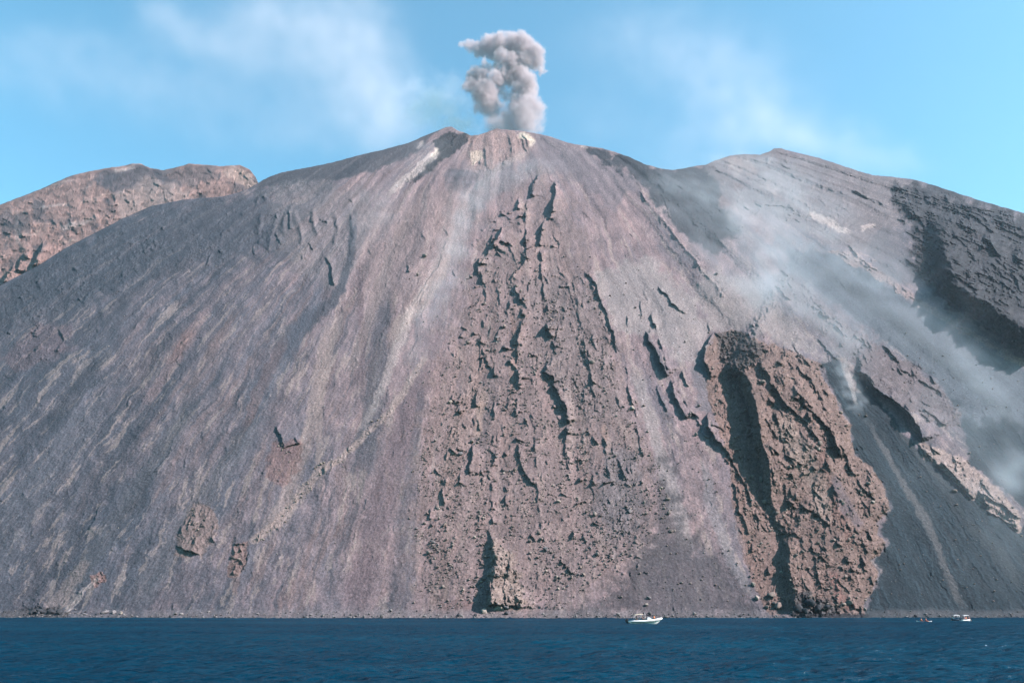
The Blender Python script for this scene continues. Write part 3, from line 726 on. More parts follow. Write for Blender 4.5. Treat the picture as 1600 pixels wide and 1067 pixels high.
H.mix(slice(None), sstep(0.25, 0.5, hs) * 0.5, (0.34, 0.26, 0.215))
H.tint([(150, 272), (215, 257), (250, 268), (290, 290), (240, 300), (190, 300), (140, 285)], (0.115, 0.108, 0.118), 0.75, 8, 6, rough=0.3)
H.tint([(255, 266), (330, 258), (345, 275), (300, 290), (270, 285)], (0.15, 0.125, 0.125), 0.6, 6, 8, rough=0.6)
H.tint([(180, 305), (230, 278), (300, 295), (300, 310), (230, 325), (190, 345)], (0.27, 0.20, 0.175), 0.7, 8, 6, rough=0.6)
H.tint([(345, 266), (378, 262), (400, 280), (404, 292), (370, 288)], (0.31, 0.22, 0.18), 0.8, 4, 5, rough=0.9)
H.stroke([(90, 355), (130, 350), (150, 340)], [5, 6, 4], PALE, 0.5); H.stroke([(60, 325), (110, 318)], [4, 3], PALE, 0.4); H.stroke([(175, 267), (212, 262)], [4, 4], PALE, 0.55)
H.stroke([(27, 330), (28, 350), (26, 385)], [5, 6, 5], PALE, 0.35)
H.tint([(0, 335), (40, 330), (50, 360), (0, 372)], (0.10, 0.095, 0.10), 0.6, 8, 8)
for w, pts in ((26, [(66, 376), (62, 392), (56, 408), (48, 418)]), (20, [(40, 390), (32, 405), (24, 424)]), (14, [(22, 412), (12, 428), (2, 442)]), (5, [(180, 300), (178, 318)]), (4, [(110, 360), (100, 372)]), (4, [(298, 296), (292, 308)]), (4, [(345, 268), (340, 280)]),
               (5, [(15, 338), (8, 350)]), (4, [(150, 365), (140, 378)])):
    H.scarp(pts, w, seed=int(w * 7 + pts[0][0]))
for j in range(260):
    u_, v_ = RNG.uniform(-150, 400), RNG.uniform(262, 460)
    k_ = RNG.uniform(0.8, 3.5) * (1 if RNG.random() < 0.75 else -1); L_ = RNG.uniform(5, 26); q_ = 1 / math.hypot(1, k_)
    H.scarp([(u_ - L_ * k_ * q_ / 2, v_ - L_ * q_ / 2), (u_ + RNG.normal(0, 2), v_ + RNG.normal(0, 2)), (u_ + L_ * k_ * q_ / 2, v_ + L_ * q_ / 2)], RNG.uniform(2.0, 5.5), seed=400 + j, jag=0.6)
hf1, hg1 = facets(H.UW / 16, H.VW / 8, 81); hf2, hg2 = facets(H.UW / 7, H.VW / 4.5, 82)
H.h += H.rough * (3.2 * hf1 + 2.4 * hf2 + 2.6 * hs + 3.0 * fbm(H.UW / 35, H.VW / 30, 4, 405))
H.h += 7 * fbm(H.U / 80, H.V / 70, 3, 406)
H.h *= 0.1 + 0.9 * sstep(0, 9, hV - ht[None, :])
H.c *= (np.clip((H.c @ np.array((0.3, 0.5, 0.2), np.float32)) / 0.165, 0.2, 2.5) ** 0.7)[..., None] * np.clip(1 + 0.35 * hf2 + 0.3 * hf1, 0.5, 1.6)[..., None]
hX, he = tan_az_el(hU, hV)
hY = 50 + 1.10 * depth_of_slope(hU, hV)
hY = hY - H.h * hY / F / 0.55
HP = np.stack([hX * hY, hY, CAMH + he * hY], -1)
hback = []
for dy, dz in ((8, -1), (40, -15), (150, -110), (500, -520), (800, -900)):
    q = HP[-1].copy(); q[:, 1] += dy; q[:, 2] = np.maximum(q[:, 2] + dz, -6); hback.append(q)
HP2 = np.concatenate([HP, np.stack(hback)], 0); HC2 = np.concatenate([H.c, np.repeat(H.c[-1:], len(hback), 0)], 0)
hills = link_mesh("hills", grid_mesh("hills", HP2, np.clip(HC2 * 0.70, 0.010, 0.7)), [GROUND])
tag(hills, "pink banded old ridge behind the left shoulder of the volcano", None, kind="structure")

# ------------------------------------------------------------------ the sea
def water_mat():
    m = bpy.data.materials.new("sea_water"); m.use_nodes = True
    nt = m.node_tree; b = nt.nodes["Principled BSDF"]
    nt.nodes.remove(b); out = nt.nodes["Material Output"]
    b = nt.nodes.new("ShaderNodeBsdfDiffuse"); gl = nt.nodes.new("ShaderNodeBsdfGlossy"); gl.inputs["Roughness"].default_value = 0.07; gl.inputs["Color"].default_value = (0.75, 0.85, 0.95, 1)
    fr = nt.nodes.new("ShaderNodeFresnel"); fr.inputs["IOR"].default_value = 1.33
    ml = nt.nodes.new("ShaderNodeMath"); ml.operation = 'MULTIPLY'; ml.inputs[1].default_value = 0.5; nt.links.new(fr.outputs[0], ml.inputs[0])
    ms = nt.nodes.new("ShaderNodeMixShader"); nt.links.new(ml.outputs[0], ms.inputs[0]); nt.links.new(b.outputs[0], ms.inputs[1]); nt.links.new(gl.outputs[0], ms.inputs[2])
    nt.links.new(ms.outputs[0], out.inputs["Surface"])
    tc = nt.nodes.new("ShaderNodeTexCoord")
    n0 = nt.nodes.new("ShaderNodeTexNoise"); n0.inputs["Scale"].default_value = 0.02; n0.inputs["Detail"].default_value = 3
    mp = nt.nodes.new("ShaderNodeMapping"); mp.inputs["Scale"].default_value = (0.45, 1.0, 1.0)
    nt.links.new(tc.outputs["Object"], mp.inputs["Vector"]); nt.links.new(mp.outputs[0], n0.inputs["Vector"])
    r = nt.nodes.new("ShaderNodeValToRGB")
    r.color_ramp.elements[0].position = 0.35; r.color_ramp.elements[0].color = (0.0003, 0.022, 0.043, 1)
    r.color_ramp.elements[1].position = 0.7; r.color_ramp.elements[1].color = (0.0003, 0.043, 0.074, 1)
    nt.links.new(n0.outputs["Fac"], r.inputs["Fac"]); nt.links.new(r.outputs["Color"], b.inputs["Color"])
    n1 = nt.nodes.new("ShaderNodeTexNoise"); n1.inputs["Scale"].default_value = 0.55; n1.inputs["Detail"].default_value = 6; n1.inputs["Roughness"].default_value = 0.6
    nt.links.new(mp.outputs[0], n1.inputs["Vector"])
    bp = nt.nodes.new("ShaderNodeBump"); bp.inputs["Strength"].default_value = 1.0; bp.inputs["Distance"].default_value = 1.3
    nt.links.new(n1.outputs["Fac"], bp.inputs["Height"])
    for n_ in (b, gl, fr): nt.links.new(bp.outputs[0], n_.inputs["Normal"])
    return m
wy = np.concatenate([[-120, -40, 0, 15], np.geomspace(24, 330, 620), [400, 600, 1000, 2000, 4200]])
wt = np.tan(np.linspace(-0.86, 0.86, 1000))
WX = wt[None, :] * np.maximum(np.abs(wy[:, None]), 60) * np.where(np.abs(wy[:, None]) < 60, 1.0, 1.0)
WYY = np.broadcast_to(wy[:, None], WX.shape).copy()
fade = sstep(15, 30, WYY) * (1 - sstep(300, 340, WYY))
WZ = fade * 2.0 * (0.20 * fbm(WX / 11, WYY / 6, 3, 501) + 0.13 * fbm((WX + 0.4 * WYY) / 3.6, WYY / 1.9, 3, 503, 0.6) + 0.05 * fbm(WX / 1.2, WYY / 0.8, 2, 505))
WZ = np.minimum(WZ, 0.34)
wm = grid_mesh("water", np.stack([WX, WYY, WZ], -1))
wm.polygons.foreach_set("use_smooth", np.ones(len(wm.polygons), bool))
water = link_mesh("water", wm, [water_mat()])
tag(water, "deep blue rippled sea in front of the volcano", None, kind="structure")

def water_point(u, v):
    X, e = tan_az_el(u, v)
    y = -CAMH / e
    return Vector((float(X * y), float(y), 0.0))

# ------------------------------------------------------------------ rocks
bm = bmesh.new(); bmesh.ops.create_icosphere(bm, subdivisions=3, radius=1.0)
ICO3 = np.array([v.co[:] for v in bm.verts], np.float32); ICO3F = np.array([[v.index for v in f.verts] for f in bm.faces], np.int32); bm.free()
bm = bmesh.new(); bmesh.ops.create_icosphere(bm, subdivisions=2, radius=1.0)
ICO2 = np.array([v.co[:] for v in bm.verts], np.float32); ICO2F = np.array([[v.index for v in f.verts] for f in bm.faces], np.int32); bm.free()

def rock_shape(seed, base=ICO3, cuts=16, squash=(1.0, 0.85, 0.75)):
    """A broken lava block: a ball cut by random planes, then roughened."""
    r = np.random.default_rng(seed)
    n = r.normal(size=(cuts, 3)); n /= np.linalg.norm(n, axis=1)[:, None]
    d = r.uniform(0.52, 0.92, cuts)
    p = base.copy()
    dist = np.ones(len(p))
    pr = p @ n.T
    lim = np.where(pr > 1e-3, d[None, :] / np.maximum(pr, 1e-3), 9)
    dist = np.minimum(dist, lim.min(1))
    p = p * dist[:, None]
    k = fbm3(p[:, 0] * 2.2 + seed, p[:, 1] * 2.2, p[:, 2] * 2.2, 3, seed)
    p = p * (1 + 0.16 * k)[:, None] * np.asarray(squash) * (1 + r.uniform(-.15, .15, 3))
    return p.astype(np.float32)

def tri_mesh(name, verts, faces, cols=None):
    me = bpy.data.meshes.new(name)
    me.vertices.add(len(verts)); me.vertices.foreach_set("co", verts.reshape(-1).astype(np.float32))
    n = len(faces); me.loops.add(n * 3); me.loops.foreach_set("vertex_index", faces.reshape(-1).astype(np.int32))
    me.polygons.add(n); me.polygons.foreach_set("loop_start", np.arange(n, dtype=np.int32) * 3)
    me.update(calc_edges=True)
    if cols is not None:
        at = me.color_attributes.new("albedo", 'FLOAT_COLOR', 'POINT')
        c4 = np.ones((len(verts), 4), np.float32); c4[:, :3] = cols; at.data.foreach_set("color", c4.reshape(-1))
    return me

def rock_mat(name, col, k=0.3):
    return mat(name, col, rough=0.95, spec=0.12, noise=k, bump=0.35, scale=1.6)
ROCK = {"brown": rock_mat("brown_lava_rock", (0.19, 0.15, 0.13)), "grey": rock_mat("grey_lava_rock", (0.165, 0.15, 0.15)),
        "pale": rock_mat("pale_rock", (0.28, 0.235, 0.20)), "dark": rock_mat("dark_basalt", (0.04, 0.042, 0.046), 0.4)}
ROCKMESH = {}
for tone in ("brown", "grey", "pale", "dark"):
    for k in range(5):
        me = tri_mesh("boulder", rock_shape(100 + 17 * k + len(tone)), ICO3F)
        me.materials.append(ROCK[tone]); ROCKMESH[tone, k] = me

def rock(name, u, v, r_px, tone, label, cat, group=None, variant=None, sx=1.0, sz=1.0, sink=0.25, rot=None):
    q = surface_at(u, v)
    r = r_px * q.y / F * 1.02
    k = RNG.integers(0, 5) if variant is None else variant
    o = bpy.data.objects.new(name, ROCKMESH[tone, int(k)]); COL.objects.link(o)
    o.scale = (r * sx, r, r * sz)
    o.rotation_euler = (RNG.uniform(-.4, .4), RNG.uniform(-.4, .4), RNG.uniform(0, 6.28)) if rot is None else rot
    o.location = q + Vector((0, -0.55, 0.45)) * r * (1 - sink)
    tag(o, label, cat, group)
    return o

# the rocks one can single out
rock("shore_block", 779, 952, 8.5, "pale", "large square pale block at the waterline below the dark little cliff", "rock", sx=1.15, sz=1.0, rot=(0.1, 0.1, 0.2), variant=1)
rock("shore_block", 757, 957, 5.5, "pale", "pale block wedged left of the large square block at the waterline", "rock", variant=2)
rock("shore_block", 791, 959, 4.0, "dark", "dark rock beside the large square block at the waterline, on its right", "rock", variant=3)
rock("shore_block", 743, 961, 3.2, "dark", "small dark rock in the shore pile left of the pale wedged block", "rock", variant=4)
rock("shore_block", 716, 962, 3.5, "dark", "black rock alone on the waterline left of the cliff shadow", "rock", variant=0)
rock("round_boulder", 1205, 932, 8.0, "brown", "largest brown boulder in the gully mouth left of the black headland rocks", "boulder", variant=0)
rock("round_boulder", 1215, 949, 8.0, "brown", "rounded brown boulder just below the largest one in the gully mouth", "boulder", variant=2, sz=0.95)
rock("round_boulder", 1177, 915, 5.0, "pale", "pale boulder at the edge of the dark ash beside the gully mouth", "boulder", variant=1)
rock("round_boulder", 1183, 936, 4.2, "pale", "small upright pale boulder between the dark ash and the largest brown boulder", "boulder", variant=3, sz=1.3)
rock("round_boulder", 1197, 950, 4.5, "brown", "flat brown boulder on the beach left of the rounded brown boulder", "boulder", variant=4, sx=1.4)
rock("round_boulder", 1326, 944, 6.0, "brown", "brown boulder on the red ash at the foot of the buttress", "boulder", variant=1)
rock("round_boulder", 1351, 953, 3.2, "pale", "small pale boulder where the buttress meets the dark ash beach", "boulder", variant=2)
rock("round_boulder", 1013, 935, 3.6, "grey", "grey boulder high above the white motorboat on dark ash", "boulder", variant=0)
rock("round_boulder", 1010, 946, 3.0, "pale", "pale boulder midway between the motorboat mast and the higher grey boulder", "boulder", variant=3)
rock("round_boulder", 987, 640, 5.5, "pale", "cluster-like pale boulder lying in the dusty grey tongue mid slope", "boulder", variant=2)
rock("round_boulder", 853, 860, 5.5, "grey", "big pale grey boulder right of the little cliff on the rubble fan", "boulder", variant=1)
rock("round_boulder", 843, 833, 4.5, "brown", "brown boulder a little above the big pale grey one on the fan", "boulder", variant=3)
rock("round_boulder", 677, 848, 4.2, "grey", "grey boulder casting a dark shadow near the left edge of the fan", "boulder", variant=4)
rock("round_boulder", 694, 822, 4.5, "brown", "brown boulder perched above the grey one near the left fan edge", "boulder", variant=0)
for i, (u, v, r, t, lb) in enumerate([
    (54, 958, 5, "dark", "leftmost dark lump of the black reef on the far left shore"), (66, 957, 6.5, "dark", "tall dark lump in the middle of the black reef, left shore"),
    (80, 958, 7, "dark", "broadest dark lump of the black reef on the left shore"), (95, 958, 6, "dark", "dark lump at the right end of the black reef, left shore"),
    (108, 956, 4.5, "grey", "grey rock just right of the black reef at the foot of the pale streak"), (165, 957, 4.5, "grey", "grey rock at the left of the low shore heap near the reef"),
    (178, 957, 4.5, "grey", "grey rock in the middle of the low shore heap near the reef"), (190, 959, 3.8, "pale", "pale rock at the right of the low shore heap near the reef")]):
    rock("reef_rock", u, v, r, t, lb, "rock", "rocks of the left shore", sx=1.25)
for i, (u, v, r, sz, lb) in enumerate([
    (1247, 952, 8, 1.5, "tall jagged black headland rock beside the gully shadow"), (1258, 957, 7, 1.0, "low black headland rock at the waterline under the tall jagged one"),
    (1264, 944, 8, 1.4, "black headland rock standing highest in the middle of the group"), (1277, 953, 7, 1.1, "black headland rock in the right half of the group, lower"),
    (1291, 951, 6, 0.9, "small black headland rock at the right end above the dark beach"), (1238, 962, 4.5, 0.8, "black rock awash at the left tip of the headland")]):
    rock("headland_rock", u, v, r, "dark", lb, "rock", "black headland rocks", sz=sz)

# boulders of the rubble fan and of the buttress: the 230 largest one by one, the rest as rubble
FAN = [(842, 290), (880, 360), (925, 440), (955, 540), (1000, 640), (1040, 750), (1050, 830), (950, 890), (880, 950), (690, 950), (655, 900), (648, 800), (662, 690), (690, 570), (720, 480), (760, 400)]
def inside(u, v, pts):
    c = False
    for i in range(len(pts)):
        (ax, ay), (bx, by) = pts[i], pts[(i + 1) % len(pts)]
        if (ay > v) != (by > v) and u < (bx - ax) * (v - ay) / (by - ay) + ax: c = not c
    return c
def zone(u, v):
    if inside(u, v, BUT): return "brown buttress"
    if v < 560: return "narrow upper rubble fan"
    if v < 720: return "middle of the rubble fan" if u < 900 else "grey slope between fan and buttress"
    if u < 765: return "left of the lower rubble fan, towards the shore cliff"
    return "right of the lower rubble fan, above the dark ash"
cl = lambda u, v: float(fbm(np.float32(u / 40), np.float32(v / 40), 2, 601))
cnt = 0
while cnt < 190:
    u, v = RNG.uniform(640, 1110), RNG.uniform(430, 950)
    if not inside(u, v, FAN) or RNG.random() > 0.35 + 1.3 * cl(u, v) + 0.0007 * (v - 400): continue
    r = 1.75 + min(2.6, RNG.exponential(0.65))
    tone = RNG.choice(["brown", "grey", "pale"], p=[0.5, 0.3, 0.2])
    rock("boulder", u, v, r, str(tone), f"{tone} boulder lying on the {zone(u, v)}", "boulder", f"{tone} boulders, {zone(u, v)}"); cnt += 1
cnt = 0
while cnt < 40:
    u, v = RNG.uniform(1140, 1370), RNG.uniform(640, 945)
    if not inside(u, v, BUT): continue
    r = 1.9 + min(2.4, RNG.exponential(0.7))
    tone = RNG.choice(["brown", "pale"], p=[0.75, 0.25])
    rock("boulder", u, v, r, str(tone), f"{tone} boulder lying on the {zone(u, v)}", "boulder", f"{tone} boulders, {zone(u, v)}"); cnt += 1

LITTLE = [rock_shape(900 + k, ICO2, 9) for k in range(10)]
rv, rf, rc = [], [], []
def add_little(u, v, rpx, col):
    q = surface_at(u, v); r = rpx * q.y / F
    m = LITTLE[RNG.integers(0, 10)]
    a = RNG.uniform(0, 6.28); ca, sa = math.cos(a), math.sin(a)
    p = m * r * RNG.uniform(0.7, 1.3, 3)
    p = np.stack([p[:, 0] * ca - p[:, 1] * sa, p[:, 0] * sa + p[:, 1] * ca, p[:, 2]], 1) + np.array(q) + np.array((0, -0.5, 0.4)) * r
    rf.append(ICO2F + sum(len(x) for x in rv) if False else ICO2F + add_little.n); add_little.n += len(p)
    rv.append(p); rc.append(np.broadcast_to(np.asarray(col) * RNG.uniform(0.7, 1.25), (len(p), 3)))
add_little.n = 0
n = 0
while n < 7000:                                   # rubble over the fan
    u, v = RNG.uniform(635, 1130), RNG.uniform(400, 955)
    if not inside(u, v, FAN) and RNG.random() > 0.12: continue
    if RNG.random() > 0.3 + 1.4 * cl(u, v) + 0.0008 * (v - 400): continue
    add_little(u, v, 0.55 + RNG.exponential(0.5), (0.19, 0.155, 0.138)); n += 1
n = 0
while n < 2200:                                    # on the buttress and the bands
    u, v = RNG.uniform(1100, 1600), RNG.uniform(520, 955)
    if not inside(u, v, BUT) and RNG.random() > 0.08: continue
    add_little(u, v, 0.6 + RNG.exponential(0.6), (0.19, 0.15, 0.128)); n += 1
n = 0
while n < 1700:                                    # pale stones scattered on the ash
    u, v = RNG.uniform(-100, 1700), RNG.uniform(330, 955)
    if v < np.interp(u, us, vtop) + 20 or cl(u * 0.7 + 300, v * 0.7) < 0.0: continue
    add_little(u, v, 0.4 + RNG.exponential(0.2), (0.26, 0.235, 0.21)); n += 1
for (pts, k) in ((((530, 718), (499, 735), (466, 778), (435, 815), (400, 848)), 120), (((372, 856), (376, 890)), 20), (((310, 800), (300, 850)), 30), (((440, 690), (450, 740)), 30), (((668, 552), (600, 650), (545, 705)), 40)):
    for j in range(k):
        t = RNG.random() * (len(pts) - 1); i = int(t); f = t - i
        u = pts[i][0] + (pts[i + 1][0] - pts[i][0]) * f + RNG.normal(0, 6); v = pts[i][1] + (pts[i + 1][1] - pts[i][1]) * f + RNG.normal(0, 4)
        add_little(u, v, 0.5 + RNG.exponential(0.5), (0.22, 0.185, 0.155))
rub = link_mesh("rubble", tri_mesh("rubble", np.concatenate(rv), np.concatenate(rf), np.concatenate(rc)), [GROUND])
tag(rub, "small loose stones strewn over the lava fan and ash slopes", None, kind="stuff")
rv, rf, rc = [], [], []; add_little.n = 0
n = 0
while n < 2400:                                   # pebbles and cobbles of the beach
    u = RNG.uniform(-160, 1760); v = 967 - abs(RNG.normal(0, 5.5))
    if 1245 < u < 1370 and RNG.random() > 0.12: continue
    add_little(u, v, 0.42 + RNG.exponential(0.5), (0.17, 0.155, 0.15) if RNG.random() > 0.25 else (0.06, 0.06, 0.065)); n += 1
beach = link_mesh("beach_pebbles", tri_mesh("beach_pebbles", np.concatenate(rv), np.concatenate(rf), np.concatenate(rc)), [GROUND])
tag(beach, "pale pebbles and cobbles along the narrow black beach", None, kind="stuff")

# ------------------------------------------------------------------ boats and people
M = {"white": mat("white_gelcoat", (0.80, 0.79, 0.76), 0.35, spec=0.5, noise=0.04), "tube": mat("pale_rubber_tube", (0.72, 0.72, 0.70), 0.5, noise=0.05),
     "black": mat("black_plastic", (0.012, 0.012, 0.014), 0.4), "tan": mat("tan_canvas", (0.62, 0.52, 0.38), 0.9), "canvas": mat("white_canvas", (0.78, 0.78, 0.76), 0.9),
     "steel": mat("brushed_steel", (0.55, 0.55, 0.55), 0.35, metallic=0.9), "navy": mat("navy_hull_paint", (0.012, 0.022, 0.04), 0.4), "grey": mat("grey_deck", (0.30, 0.30, 0.30), 0.8),
     "skin": mat("skin", (0.42, 0.25, 0.18), 0.6, noise=0.05), "orange": mat("orange_cloth", (0.75, 0.20, 0.05), 0.8), "red": mat("red_cloth", (0.62, 0.06, 0.05), 0.8),
     "pinkc": mat("pink_cloth", (0.62, 0.22, 0.24), 0.8), "darkc": mat("dark_cloth", (0.03, 0.035, 0.05), 0.8), "whitec": mat("white_cloth", (0.72, 0.72, 0.70), 0.8),
     "hair": mat("dark_hair", (0.02, 0.014, 0.01), 0.7), "window": mat("smoked_windscreen", (0.10, 0.13, 0.15), 0.1, spec=0.5), "coral": mat("coral_plastic", (0.75, 0.16, 0.10), 0.4)}

def bm_obj(name, bm, m, parent=None, smooth=True):
    bmesh.ops.recalc_face_normals(bm, faces=bm.faces)
    me = bpy.data.meshes.new(name); bm.to_mesh(me); bm.free()
    if smooth:
        for p in me.polygons: p.use_smooth = True
    o = link_mesh(name, me, m if isinstance(m, (list, tuple)) else [m], parent)
    return o

def tube_bm(bm, pts, rad, seg=10, cap=True):
    pts = [Vector(p) for p in pts]; rad = rad if isinstance(rad, (list, tuple)) else [rad] * len(pts)
    rings = []
    for i, p in enumerate(pts):
        t = (pts[min(i + 1, len(pts) - 1)] - pts[max(i - 1, 0)]).normalized()
        up = Vector((0, 0, 1)) if abs(t.z) < 0.9 else Vector((1, 0, 0))
        a = t.cross(up).normalized(); b = a.cross(t).normalized()
        rings.append([bm.verts.new(p + (a * math.cos(k * 2 * math.pi / seg) + b * math.sin(k * 2 * math.pi / seg)) * rad[i]) for k in range(seg)])
    for r0, r1 in zip(rings, rings[1:]):
        for k in range(seg): bm.faces.new((r0[k], r0[(k + 1) % seg], r1[(k + 1) % seg], r1[k]))
    if cap: bm.faces.new(rings[0][::-1]); bm.faces.new(rings[-1])
    return bm

def loft_bm(bm, sections, close=True):
    rs = [[bm.verts.new(p) for p in s_] for s_ in sections]
    n = len(rs[0])
    for a, b in zip(rs, rs[1:]):
        for k in range(n if close else n - 1): bm.faces.new((a[k], a[(k + 1) % n], b[(k + 1) % n], b[k]))
    if close: bm.faces.new(rs[0][::-1]); bm.faces.new(rs[-1])
    return bm

def box_bm(bm, lo, hi, bevel=0.02):
    r = bmesh.ops.create_cube(bm, size=1.0)
    lo, hi = Vector(lo), Vector(hi)
    for v in r["verts"]: v.co = Vector(((v.co.x + .5) * (hi.x - lo.x) + lo.x, (v.co.y + .5) * (hi.y - lo.y) + lo.y, (v.co.z + .5) * (hi.z - lo.z) + lo.z))
    ed = list({e for v in r["verts"] for e in v.link_edges})
    bmesh.ops.bevel(bm, geom=ed, offset=bevel, segments=2, affect='EDGES')
    return bm

def empty(name, loc, rz=0.0):
    o = bpy.data.objects.new(name, None); COL.objects.link(o); o.location = loc; o.rotation_euler = (0, 0, rz); o.empty_display_size = 0.3
    return o

def person(loc, rz, shirt, label, group=None, legs="darkc", arm=(0.30, 0.12, 0.62)):
    """A seated figure: one continuous skinned body (hips at z = 0), hair as a child."""
    J = [(0, 0, 0.08), (0, 0, 0.30), (0, 0, 0.50), (0.02, 0, 0.60), (0.03, 0, 0.70), (0.05, 0, 0.80),       # pelvis, belly, chest, neck, head, crown
         (0.0, 0.17, 0.50), (0.08, 0.22, 0.28), (0.30, 0.14, 0.18), (0.36, 0.12, 0.17),
         (0.0, -0.17, 0.50), (0.08, -0.22, 0.28), (0.30, -0.14, 0.18), (0.36, -0.12, 0.17),
         (0.06, 0.10, 0.06), (0.42, 0.13, 0.08), (0.46, 0.13, -0.32), (0.58, 0.14, -0.36),
         (0.06, -0.10, 0.06), (0.42, -0.13, 0.08), (0.46, -0.13, -0.32), (0.58, -0.14, -0.36)]
    E = [(0, 1), (1, 2), (2, 3), (3, 4), (4, 5), (2, 6), (6, 7), (7, 8), (8, 9), (2, 10), (10, 11), (11, 12), (12, 13), (0, 14), (14, 15), (15, 16), (16, 17), (0, 18), (18, 19), (19, 20), (20, 21)]
    Rr = [.15, .14, .15, .06, .095, .075, .075, .05, .038, .035, .075, .05, .038, .035, .095, .075, .05, .04, .095, .075, .05, .04]
    me = bpy.data.meshes.new("person"); me.from_pydata(J, E, [])
    o = link_mesh("person", me, [M["skin"]])
    md = o.modifiers.new("skin", 'SKIN'); sk = me.skin_vertices[0].data
    for i, r in enumerate(Rr): sk[i].radius = (r, r)
    sk[0].use_root = True
    sb = o.modifiers.new("smooth", 'SUBSURF'); sb.levels = 1; sb.render_levels = 2
    o.location = loc; o.rotation_euler = (0, 0, rz)
    tag(o, label, "person", group)
    # clothing: a shirt and trousers follow the body
    b = bmesh.new()
    loft_bm(b, [[(0.155 * k * math.cos(a) + dx, 0.19 * w * math.sin(a), z) for a in [i * math.pi / 6 for i in range(12)]] for z, k, w, dx in ((0.03, 1.05, 0.98, 0), (0.2, 1.02, .95, 0), (0.38, 1.08, 1.12, 0), (0.52, 0.95, 1.2, 0), (0.585, 0.5, 0.6, 0.01))])
    bm_obj("shirt", b, M[shirt], o)
    b = bmesh.new()
    for sgn in (1, -1): tube_bm(b, [(0.02, 0.1 * sgn, 0.06), (0.25, 0.12 * sgn, 0.08), (0.44, 0.13 * sgn, 0.07), (0.47, 0.13 * sgn, -0.1)], [.115, .10, .09, .075])
    bm_obj("shorts", b, M[legs], o)
    b = bmesh.new(); bmesh.ops.create_uvsphere(b, u_segments=12, v_segments=8, radius=0.108)
    for v in b.verts: v.co = Vector((v.co.x + 0.02, v.co.y * 0.92, v.co.z * 0.8 + 0.775))
    bm_obj("hair", b, M["hair"], o)
    # face: nose, eyes and ears, small but there
    b = bmesh.new()
    for x, y, z, r in ((0.135, 0, 0.715, 0.017), (0.04, 0.098, 0.715, 0.022), (0.04, -0.098, 0.715, 0.022)):
        q = bmesh.ops.create_icosphere(b, subdivisions=1, radius=r)
        for v in q["verts"]: v.co += Vector((x, y, z))
    bm_obj("face", b, M["skin"], o)
    return o

def hull_bm(L0, L1, beam, z0, zs, ze, n=15):
    """Boat hull from stern x=L0 to bow x=L1: flat-bottomed aft, vee forward, rising sheer."""
    b = bmesh.new(); S_ = []
    for i in range(n):
        t = i / (n - 1); x = L0 + (L1 - L0) * t
        w = beam / 2 * (0.88 + 0.12 * math.sin(min(1, t * 2) * math.pi / 2)) * (1 - max(0, (t - 0.5) / 0.5) ** 2.4 * 0.96)
        zt = zs + (ze - zs) * t ** 2.2; zk = z0 + (zt - z0 - 0.12) * max(0, (t - 0.72) / 0.28) ** 2 * 0.9
        S_.append([(x, -w, zt), (x, -w * 0.93, zt * 0.45 + zk * 0.55), (x, -w * 0.55, zk + 0.06), (x, 0, zk), (x, w * 0.55, zk + 0.06), (x, w * 0.93, zt * 0.45 + zk * 0.55), (x, w, zt), (x, w * 0.5, zt - 0.03), (x, 0, zt - 0.02), (x, -w * 0.5, zt - 0.03)])
    return loft_bm(b, S_)

def canopy_bm(x0, x1, w, z0, z1, sag=0.12, thick=0.03):
    b = bmesh.new(); S_ = []
    for i in range(9):
        t = i / 8; x = x0 + (x1 - x0) * t; z = z0 + (z1 - z0) * t + sag * math.sin(t * math.pi)
        top = [(x, -w / 2 + w * k / 6, z + 0.10 * (1 - (2 * k / 6 - 1) ** 2)) for k in range(7)]
        S_.append(top + [(p[0], p[1], p[2] - thick) for p in reversed(top)])
    return loft_bm(b, S_)

# the white inflatable motorboat
W = water_point(1006, 974.2)
boat = empty("motorboat", W, math.radians(2))
tag(boat, "white inflatable motorboat with tan sun canopy and black outboard engine", "motorboat")
bm_obj("hull", hull_bm(-3.0, 3.75, 1.7, -0.25, 0.42, 1.0), M["white"], boat)
b = bmesh.new()
for sg in (1, -1):
    path = [(-3.6, 0.98 * sg, 0.50), (-2.0, 1.0 * sg, 0.50), (0, 1.02 * sg, 0.53), (1.6, 0.95 * sg, 0.66), (2.8, 0.72 * sg, 0.84), (3.6, 0.40 * sg, 1.02), (4.05, 0.06 * sg, 1.14)]
    tube_bm(b, path, [0.10, 0.25, 0.27, 0.27, 0.25, 0.23, 0.19])
bm_obj("tube", b, M["tube"], boat)
b = bmesh.new()
for sg in (1, -1): tube_bm(b, [(-2.6, 1.27 * sg, 0.50), (0, 1.30 * sg, 0.52), (1.6, 1.22 * sg, 0.64), (2.9, 0.96 * sg, 0.84)], 0.035, 6)
bm_obj("rubbing_strake", b, M["grey"], boat)
bm_obj("canopy", canopy_bm(-2.15, -0.25, 1.9, 1.72, 1.98), M["tan"], boat)
for sg in (1, -1):
    for p in ([(-2.1, 0.9 * sg, 0.7), (-2.05, 0.88 * sg, 1.72)], [(-1.3, 0.9 * sg, 0.7), (-0.35, 0.88 * sg, 1.96)]):
        b = bmesh.new(); tube_bm(b, p, 0.022, 6); bm_obj("canopy_pole", b, M["steel"], boat)
b = bmesh.new(); loft_bm(b, [[(0.75, y, 0.45), (2.0, y, 0.55), (1.75, y, 1.05), (1.35, y, 1.35), (0.95, y, 1.42), (0.75, y, 1.2)] for y in (-0.45, -0.25, 0.25, 0.45)]); con = bm_obj("console", b, M["white"], boat, False)
b = bmesh.new(); loft_bm(b, [[(1.40, y, 1.33), (1.44, y, 1.33), (1.12, y, 1.72), (1.08, y, 1.72)] for y in (-0.42, 0.42)]); bm_obj("windscreen", b, M["window"], con, False)
